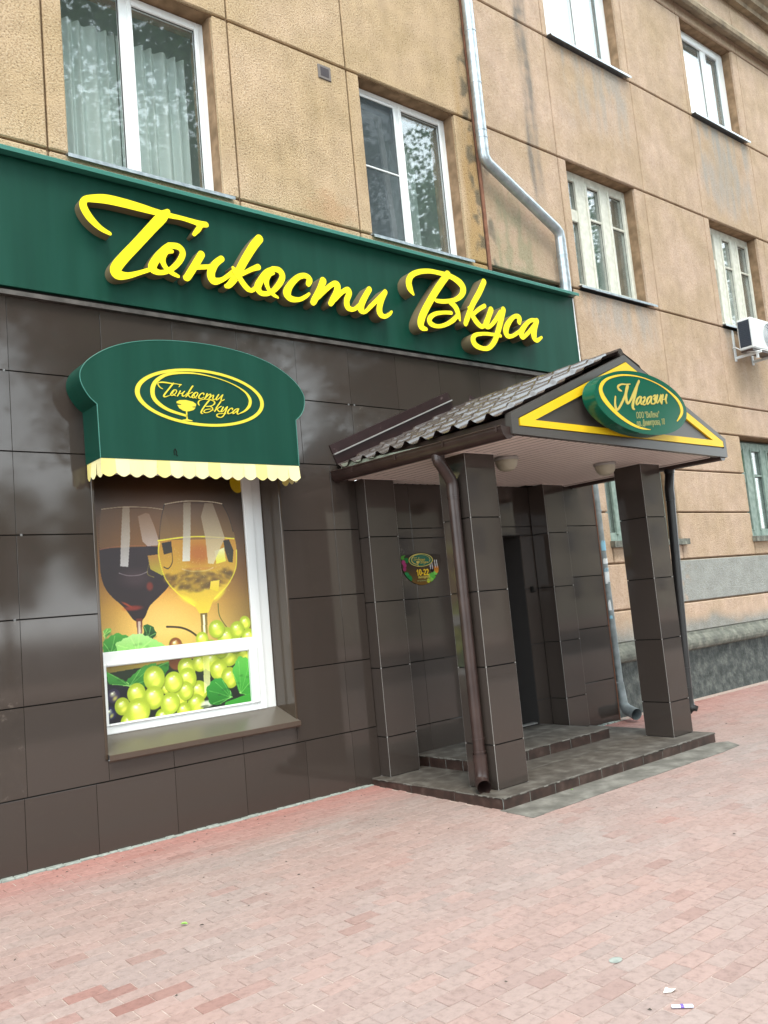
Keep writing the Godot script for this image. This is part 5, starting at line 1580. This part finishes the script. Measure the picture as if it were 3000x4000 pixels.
func build_air_conditioner() -> void:
	var a := thing("air_conditioner", "white outdoor air conditioner unit on brackets below the window at the right edge", "air conditioner")
	var x0 := 12.70
	var x1 := 13.50
	var z0 := 0.035
	var z1 := 0.275
	box("casing", Vector3(x0, 5.0, z0), Vector3(x1, 5.49, z1), M.ac_white, a, 0.018)
	box("side_fins", Vector3(x0 - 0.004, 5.045, z0 + 0.025), Vector3(x0 + 0.002, 5.455, z1 - 0.035), M.ac_fin, a)
	var st := st_new()
	for k in 14:
		cbox(st, Vector3(x0 - 0.010, 5.06 + k * 0.028, z0 + 0.028), Vector3(x0 - 0.0045, 5.066 + k * 0.028, z1 - 0.038))
	obj("side_grille", st, M.ac_fin, a)
	st = st_new()
	for k in 9:
		var r := 0.03 + k * 0.022
		ring(st, ellipse(x0 + 0.55, 5.245, r + 0.003, r + 0.003, 40), ellipse(x0 + 0.55, 5.245, r - 0.003, r - 0.003, 40), z1 + 0.002, z1 + 0.008)
	obj("fan_grille", st, M.ac_white, a)
	st = st_new()
	prism(st, ellipse(x0 + 0.55, 5.245, 0.205, 0.205, 40), z1 - 0.02, z1 + 0.001)
	obj("fan_opening", st, M.ac_fin, a)
	st = st_new()
	cbox(st, Vector3(x0 + 0.0, 4.97, z0 + 0.02), Vector3(x1, 5.0, z1 - 0.03))
	obj("base_pan", st, M.brown_metal, a)
	for x in [x0 + 0.12, x1 - 0.14]:
		st = st_new()
		cbox(st, Vector3(x, 4.90, WALL), Vector3(x + 0.04, 5.40, WALL + 0.02))
		cbox(st, Vector3(x, 4.93, WALL + 0.02), Vector3(x + 0.035, 4.969, z1 + 0.03))
		cbox(st, Vector3(x, 4.86, z1 - 0.05), Vector3(x + 0.035, 4.93, z1 - 0.02))
		obj("bracket", st, M.ac_white, a)
	st = st_new()
	tube(st, smooth3([Vector3(12.80, 5.11, WALL), Vector3(12.74, 5.09, -0.04), Vector3(12.73, 4.985, 0.10), Vector3(12.80, 4.955, 0.26), Vector3(12.92, 4.985, 0.29), Vector3(13.2, 4.975, 0.29)]), 0.008, 7)
	obj("hose", st, M.white, a)

# ---------------------------------------------------------------- ground
func build_ground() -> void:
	var st := st_new()
	cbox(st, Vector3(-150, -0.8, -150), Vector3(150, -0.42, 200))
	struct("ground", st, M.asphalt)
	st = st_new()
	cbox(st, Vector3(-60, -0.42, 9.4), Vector3(80, -0.345, 20.0))
	struct("road", st, M.asphalt)
	st = st_new()
	cbox(st, Vector3(-60, -0.42, 9.2), Vector3(80, -0.19, 9.4), 0.02)
	struct("kerb", st, M.kerb)
	st = st_new()
	cbox(st, Vector3(-60, -0.42, 20.0), Vector3(80, -0.2, 29.0))
	struct("far_pavement", st, M.paving)
	var pave := Node3D.new()
	pave.name = "pavement"
	pave.set_meta("kind", "structure")
	pave.rotation.x = FALL
	add_child(pave)
	st = st_new()
	cbox(st, Vector3(-60, -0.3, -0.6), Vector3(80, -0.0042, 9.2))
	obj("bedding", st, M.sand, pave)
	st = st_new()
	for q in [[-60, -0.3, -0.5, 9.2], [15.4, 80.0, -0.5, 9.2], [-0.3, 15.4, 5.9, 9.2]]:
		cbox(st, Vector3(q[0], -0.2, q[2]), Vector3(q[1], -0.0005, q[3]))
	obj("paving", st, M.paving, pave)
	# bricks in running bond, long side along the wall
	var L := 0.1835
	var D := 0.0925
	var block := st_new()
	cbox(block, Vector3(-L / 2 + 0.0020, -0.03, -D / 2 + 0.0011), Vector3(L / 2 - 0.0020, 0.0, D / 2 - 0.0011), 0.003)
	var mesh := block.commit()
	var nz := FastNoiseLite.new()
	nz.seed = 77
	nz.frequency = 0.55
	nz.fractal_octaves = 3
	var all: Array = []
	var row := 0
	var z := 0.06
	while z < 5.9:
		var x := -0.3 + L * (0.5 if row % 2 else 0.0) + rng.randf_range(-0.012, 0.012)
		while x < 15.4:
			x += L
			var under := x > 4.9 and x < 7.85 and z < 1.58
			var apron := x > 4.9 and x < 7.78 and z < 1.90
			if under or apron:
				continue
			var a := nz.get_noise_2d(x, z * 1.4)
			var wall := clampf(1.0 - z / 0.85, 0, 1) * smoothstep(11.0, 3.0, absf(x - 3.5)) + 0.25 * smoothstep(1.6, 0.9, z) * smoothstep(8.0, 9.0, x)
			var c := Color(0.41, 0.283, 0.25).lerp(Color(0.385, 0.312, 0.288), clampf(0.45 + a * 0.9, 0, 1))
			c = c.lerp(Color(0.47, 0.235, 0.205), clampf(wall * 1.05 + rng.randf_range(-0.1, 0.1), 0, 1))
			var corner := smoothstep(1.1, 0.0, Vector2(x - 1.45, (z - 2.25) * 1.3).length())
			if rng.randf() < 0.05 + corner * 0.5:
				c = c.lerp(Color(0.31, 0.135, 0.11), rng.randf_range(0.25, 0.85) * (0.35 + corner * 0.65 + wall * 0.3))
			c = c * rng.randf_range(0.73, 0.83)
			c.a = 1.0
			var tilt := Basis.from_euler(Vector3(rng.randf_range(-0.006, 0.006), rng.randf_range(-0.008, 0.008), rng.randf_range(-0.008, 0.008)))
			var at := Vector3(x + rng.randf_range(-0.002, 0.002), rng.randf_range(-0.0015, 0.0015), z)
			# how large it shows from where a passer-by stands
			var v := at - Vector3(0, 1.58, 6.35)
			var seen := v.z < -0.5 and v.x / -v.z > 0.2 and v.x / -v.z < 2.2 and at.z < 3.2 + (at.x - 2.0) * 1.35 and (at.x > 2.9 or at.z < 2.0 + (at.x - 1.0) * 1.3) and at.z < 4.7 - (at.x - 3.2) * 0.42
			all.append([v.length() + (0.0 if seen else 100.0), at, tilt, c])
		row += 1
		z += D
	all.sort_custom(func(a, b): return a[0] < b[0])
	var tones := {}
	for k in 300:
		var q: Array = all[k]
		var key := ((q[3] as Color) * 40.0)
		var id := "%d %d %d" % [key.r, key.g, key.b]
		if not tones.has(id):
			var m: StandardMaterial3D = M.brick.duplicate()
			m.vertex_color_use_as_albedo = false
			m.albedo_color = lin(q[3].r, q[3].g, q[3].b)
			tones[id] = m
		var b := put("brick", mesh, tones[id], pave, q[1])
		b.basis = q[2]
	var mm := MultiMesh.new()
	mm.transform_format = MultiMesh.TRANSFORM_3D
	mm.use_colors = true
	mm.mesh = mesh
	mm.instance_count = all.size() - 300
	for k in range(300, all.size()):
		mm.set_instance_transform(k - 300, Transform3D(all[k][2], all[k][1]))
		mm.set_instance_color(k - 300, all[k][3])
	var rest := MultiMeshInstance3D.new()
	rest.name = "bricks"
	rest.multimesh = mm
	rest.material_override = M.brick
	rest.set_meta("kind", "stuff")
	pave.add_child(rest)
	# strip of mortar against the wall, ragged
	st = st_new()
	for q in [[-2.0, 4.86], [7.92, 8.6]]:
		var x: float = q[0]
		while x < q[1]:
			var e := minf(x + rng.randf_range(0.05, 0.14), q[1])
			cbox(st, Vector3(x, -0.05, -0.01), Vector3(e, rng.randf_range(0.008, 0.016), rng.randf_range(0.022, 0.05)), 0.006)
			x = e
	obj("mortar_strip", st, M.mortar, pave)
	# the grey concrete apron in front of the step
	st = st_new()
	var ap := PackedVector2Array()
	for q in [[4.83, 1.60], [7.80, 1.60], [7.98, 1.72], [7.86, 1.90], [7.5, 1.93], [6.6, 1.925], [5.6, 1.93], [5.1, 1.935], [4.82, 1.94]]:
		ap.append(Vector2(q[0], q[1]))
	var ids := Geometry2D.triangulate_polygon(ap)
	for i in range(0, ids.size(), 3):
		var t: Array[Vector3] = []
		for k in 3:
			t.append(Vector3(ap[ids[i + k]].x, 0.004, ap[ids[i + k]].y))
		tri(st, t[0], t[1], t[2], Vector3.UP)
	for i in ap.size():
		var a := ap[i]
		var b := ap[(i + 1) % ap.size()]
		quad(st, Vector3(a.x, -0.04, a.y), Vector3(b.x, -0.04, b.y), Vector3(b.x, 0.004, b.y), Vector3(a.x, 0.004, a.y), Vector3((a.x + b.x) / 2 - 6.4, 0, (a.y + b.y) / 2 - 1.7))
	obj("concrete_apron", st, M.apron, pave)
	# crumbs of earth and bits of bark swept against the wall and into the joints
	st = st_new()
	for k in 260:
		var x := rng.randf_range(0.8, 9.0)
		var zz := 0.06 + absf(rng.randfn()) * (0.25 if k % 2 else 1.6)
		if zz > 4.6 or (x > 4.7 and x < 8.0 and zz < 2.0):
			continue
		var sz := rng.randf_range(0.002, 0.006)
		var o := Vector3(x, 0.001, zz)
		var a := rng.randf() * TAU
		var d := Vector3(cos(a), 0.2, sin(a)) * sz * rng.randf_range(1.0, 3.2)
		var e := Vector3(-sin(a), 0.0, cos(a)) * sz * 0.6
		tri(st, o - d, o + e, o + d, Vector3.UP)
		tri(st, o - d, o + d, o - e + Vector3(0, sz, 0), Vector3.UP)
	obj("grit", st, M.dark_leaf, pave).set_meta("kind", "stuff")
	# litter
	var ly := func(zz: float) -> float: return -zz * FALL + 0.002
	var w := thing("sweet_wrapper", "pale blue and violet sweet wrapper lying on the bricks in the foreground", "wrapper", "", Vector3(3.052, ly.call(4.235), 4.235))
	w.rotation.y = -0.83
	st = st_new()
	cbox(st, Vector3(-0.042, 0.0, -0.010), Vector3(0.042, 0.008, 0.010), 0.003)
	obj("foil", st, M.wrapper, w)
	st = st_new()
	cbox(st, Vector3(-0.008, 0.0005, -0.0105), Vector3(0.006, 0.0085, 0.0105), 0.001)
	obj("violet_band", st, M.violet, w)
	var q := st_new()
	var base := [Vector3(-0.03, 0.004, -0.012), Vector3(-0.005, 0.016, -0.016), Vector3(0.012, 0.006, -0.004), Vector3(0.03, 0.004, 0.006), Vector3(0.018, 0.012, 0.018), Vector3(-0.004, 0.003, 0.008)]
	for k in range(1, 5):
		tri(q, base[0], base[k], base[k + 1], Vector3.UP)
		tri(q, base[0] - Vector3(0, 0.001, 0), base[k] - Vector3(0, 0.001, 0), base[k + 1] - Vector3(0, 0.001, 0), Vector3.DOWN)
	var pp := obj("paper_scrap", q, M.paper)
	pp.position = Vector3(3.132, ly.call(4.13), 4.13)
	tag(pp, "crumpled white paper scrap lying just above the sweet wrapper", "litter")
	var names := [["fresh green leaf lying alone on the bricks at the left", Vector3(2.133, 0, 1.776), M.fresh_leaf, 0.022], ["tiny green leaf beside the front riser of the porch step", Vector3(5.62, 0, 1.66), M.fresh_leaf, 0.012], ["small dark dry leaf on the bricks at the right", Vector3(5.22, 0, 3.276), M.dark_leaf, 0.012], ["thin dark dry leaf just right of the fresh green leaf", Vector3(2.19, 0, 1.87), M.dark_leaf, 0.014]]
	for l in names:
		st = st_new()
		var s: float = l[3]
		for d in [1.0, -1.0]:
			for k in [[Vector3(-1, 0.1, 0), Vector3(-0.3, 0.5, 0.45), Vector3(-0.3, 0.1, 0)], [Vector3(-0.3, 0.1, 0), Vector3(-0.3, 0.5, 0.45), Vector3(0.4, 0.45, 0.4)], [Vector3(-0.3, 0.1, 0), Vector3(0.4, 0.45, 0.4), Vector3(1, 0.2, 0)]]:
				tri(st, k[0] * Vector3(s, s, s * d), k[1] * Vector3(s, s, s * d), k[2] * Vector3(s, s, s * d), Vector3.UP)
		var o := obj("fallen_leaf", st, l[2])
		o.position = Vector3(l[1].x, ly.call(l[1].z) + 0.004, l[1].z)
		o.rotation.y = l[1].x * 7.0
		tag(o, l[0], "leaf")
	st = st_new()
	prism(st, ellipse(0, 0, 0.035, 0.026, 16), 0.0, 0.001)
	var gum := obj("gum_stain", st, M.mortar, pave)
	gum.position = Vector3(3.238, 0.002, 3.789)
	gum.rotation.x = -PI / 2

# ---------------------------------------------------------------- across the street, seen in the windows and the polished tiles
func build_street() -> void:
	var st := st_new()
	var base := st_new()
	var trunk := st_new()
	tube(trunk, [Vector3(0, -0.2, 0), Vector3(0.05, 1.5, 0.03), Vector3(-0.05, 3.2, 0.05), Vector3(0.1, 5.2, -0.05), Vector3(0.0, 8.0, 0.1)], 0.2, 9, [0.24, 0.19, 0.16, 0.12, 0.04])
	for k in 7:
		var a := k * 2.4
		var y := 3.0 + k * 0.55
		tube(trunk, [Vector3(0, y, 0), Vector3(cos(a) * 0.9, y + 0.9, sin(a) * 0.9), Vector3(cos(a) * 2.0, y + 1.5, sin(a) * 2.0)], 0.06, 6, [0.08, 0.05, 0.02])
	var clumps: Array = []
	for k in 90:
		var d := Vector3(rng.randfn(), rng.randfn(), rng.randfn()).normalized() * pow(rng.randf(), 0.4)
		clumps.append([Vector3(d.x * 2.7, 6.3 + d.y * 3.2, d.z * 2.7), rng.randf_range(0.45, 0.95)])
	for k in 46000:
		var c: Array = clumps[rng.randi() % clumps.size()]
		var p: Vector3 = c[0] + Vector3(rng.randfn(), rng.randfn() * 0.8, rng.randfn()) * c[1] * 0.55
		var b := Basis.from_euler(Vector3(rng.randf() * TAU, rng.randf() * TAU, rng.randf() * TAU)) * rng.randf_range(0.04, 0.072)
		var g := rng.randf_range(0.7, 1.3)
		base.set_color(Color(0.045 * g, 0.095 * g, 0.022 * g))
		tri(base, p + b * Vector3(-1, 0, 0), p + b * Vector3(0, 0.15, 0.6), p + b * Vector3(1, 0, 0), Vector3.UP)
		tri(base, p + b * Vector3(-1, 0, 0), p + b * Vector3(1, 0, 0), p + b * Vector3(0, 0.15, -0.6), Vector3.UP)
	var first: Node3D = null
	var spots := [[-9.0, 15.5, 1.6], [10.4, 15.8, 2.1], [21.6, 15.8, 2.1], [33.0, 16.0, 2.05], [13.0, 40.0, 1.05], [20.5, 44.0, 1.2], [6.5, 42.0, 0.9]]
	var said := ["beyond the far left of the shop", "reflected in the wide left window above the sign", "reflected in the window above the second word of the sign", "reflected in the cream window right of the drainpipe", "far off, mirrored in the tiles left of the display window", "far off, mirrored in the tiles right of the display window", "far off, the smallest of the trees across the road"]
	for i in spots.size():
		var t: Node3D
		if i == 0:
			t = thing("street_tree", "", "tree", "street trees reflected in the windows")
			put("trunk", trunk.commit(), M.bark, t)
			put("crown", base.commit(), M.leaves, t).set_meta("kind", "stuff")
			first = t
		else:
			t = first.duplicate()
			t.name = "street_tree_%03d" % i
			add_child(t, true)
		t.set_meta("label", "leafy street tree " + said[i])
		t.position = Vector3(spots[i][0], -0.2, spots[i][1])
		t.scale = Vector3.ONE * spots[i][2]
		t.rotation.y = i * 1.9
	for k in 2:
		var h := thing("house", ["pale plastered house across the road opposite the shop", "long pale house across the road at the far right"][k], "building", "", [Vector3(-12, 0, 30), Vector3(46, 0, 31)][k])
		var wd: float = [18.0, 30.0][k]
		var ht: float = [7.6, 10.6][k]
		box("wall", Vector3(-wd / 2, -0.3, 0), Vector3(wd / 2, ht, 9), M.house, h)
		st = st_new()
		profile(st, PackedVector2Array([Vector2(-0.5, ht + 0.001), Vector2(4.5, ht + 2.2), Vector2(9.5, ht + 0.001)]), -wd / 2 - 0.4, wd / 2 + 0.4)
		obj("roof", st, M.tin, h)
		for f in int(ht / 3.2):
			for i in int(wd / 3.0):
				var x := -wd / 2 + 1.5 + i * 3.0
				box("window", Vector3(x - 0.6, 1.0 + f * 3.1, -0.03), Vector3(x + 0.6, 2.6 + f * 3.1, 0.05), M.house_glass, h)

func _ready() -> void:
	rng.seed = 20150606
	# camera: a phone held upright at eye height, turned along the wall, tipped up a little and tilted
	var cam := Camera3D.new()
	cam.name = "camera"
	cam.fov = 61.672
	cam.near = 0.05
	cam.far = 600.0
	cam.transform = Transform3D(Basis(Vector3(0.77140988, -0.09120309, 0.62976885), Vector3(0.00016894, 0.98970503, 0.14312210), Vector3(-0.63633857, -0.11029941, 0.76348364)), Vector3(0, 1.58, 6.35))
	add_child(cam)
	cam.current = true
	var env := Environment.new()
	env.background_mode = Environment.BG_SKY
	var sky := Sky.new()
	var sm := ProceduralSkyMaterial.new()
	sm.sky_top_color = Color(0.80, 0.86, 0.89)
	sm.sky_horizon_color = Color(0.95, 0.975, 0.98)
	sm.sky_curve = 0.2
	sm.ground_bottom_color = Color(0.35, 0.33, 0.31)
	sm.ground_horizon_color = Color(0.6, 0.6, 0.58)
	sm.sky_energy_multiplier = 1.25
	sm.sun_angle_max = 40.0
	sm.sun_curve = 0.15
	sky.sky_material = sm
	env.sky = sky
	env.background_energy_multiplier = 1.0
	env.tonemap_mode = Environment.TONE_MAPPER_LINEAR
	env.tonemap_exposure = 3.45
	env.sdfgi_enabled = true
	env.ssao_enabled = true
	env.ssil_enabled = true
	var we := WorldEnvironment.new()
	we.name = "environment"
	we.environment = env
	add_child(we)
	var sun := DirectionalLight3D.new()
	sun.name = "overcast_sun"
	sun.light_color = Color(1.0, 0.975, 0.93)
	sun.light_energy = 0.35
	sun.light_angular_distance = 28.0
	sun.shadow_enabled = true
	sun.rotation_degrees = Vector3(-62, -22, 0)
	add_child(sun)

	make_materials()
	build_house()
	build_shopfront()
	build_ground()
	build_street()
	build_porch()
	build_pipes()
	build_signs()
	build_air_conditioner()
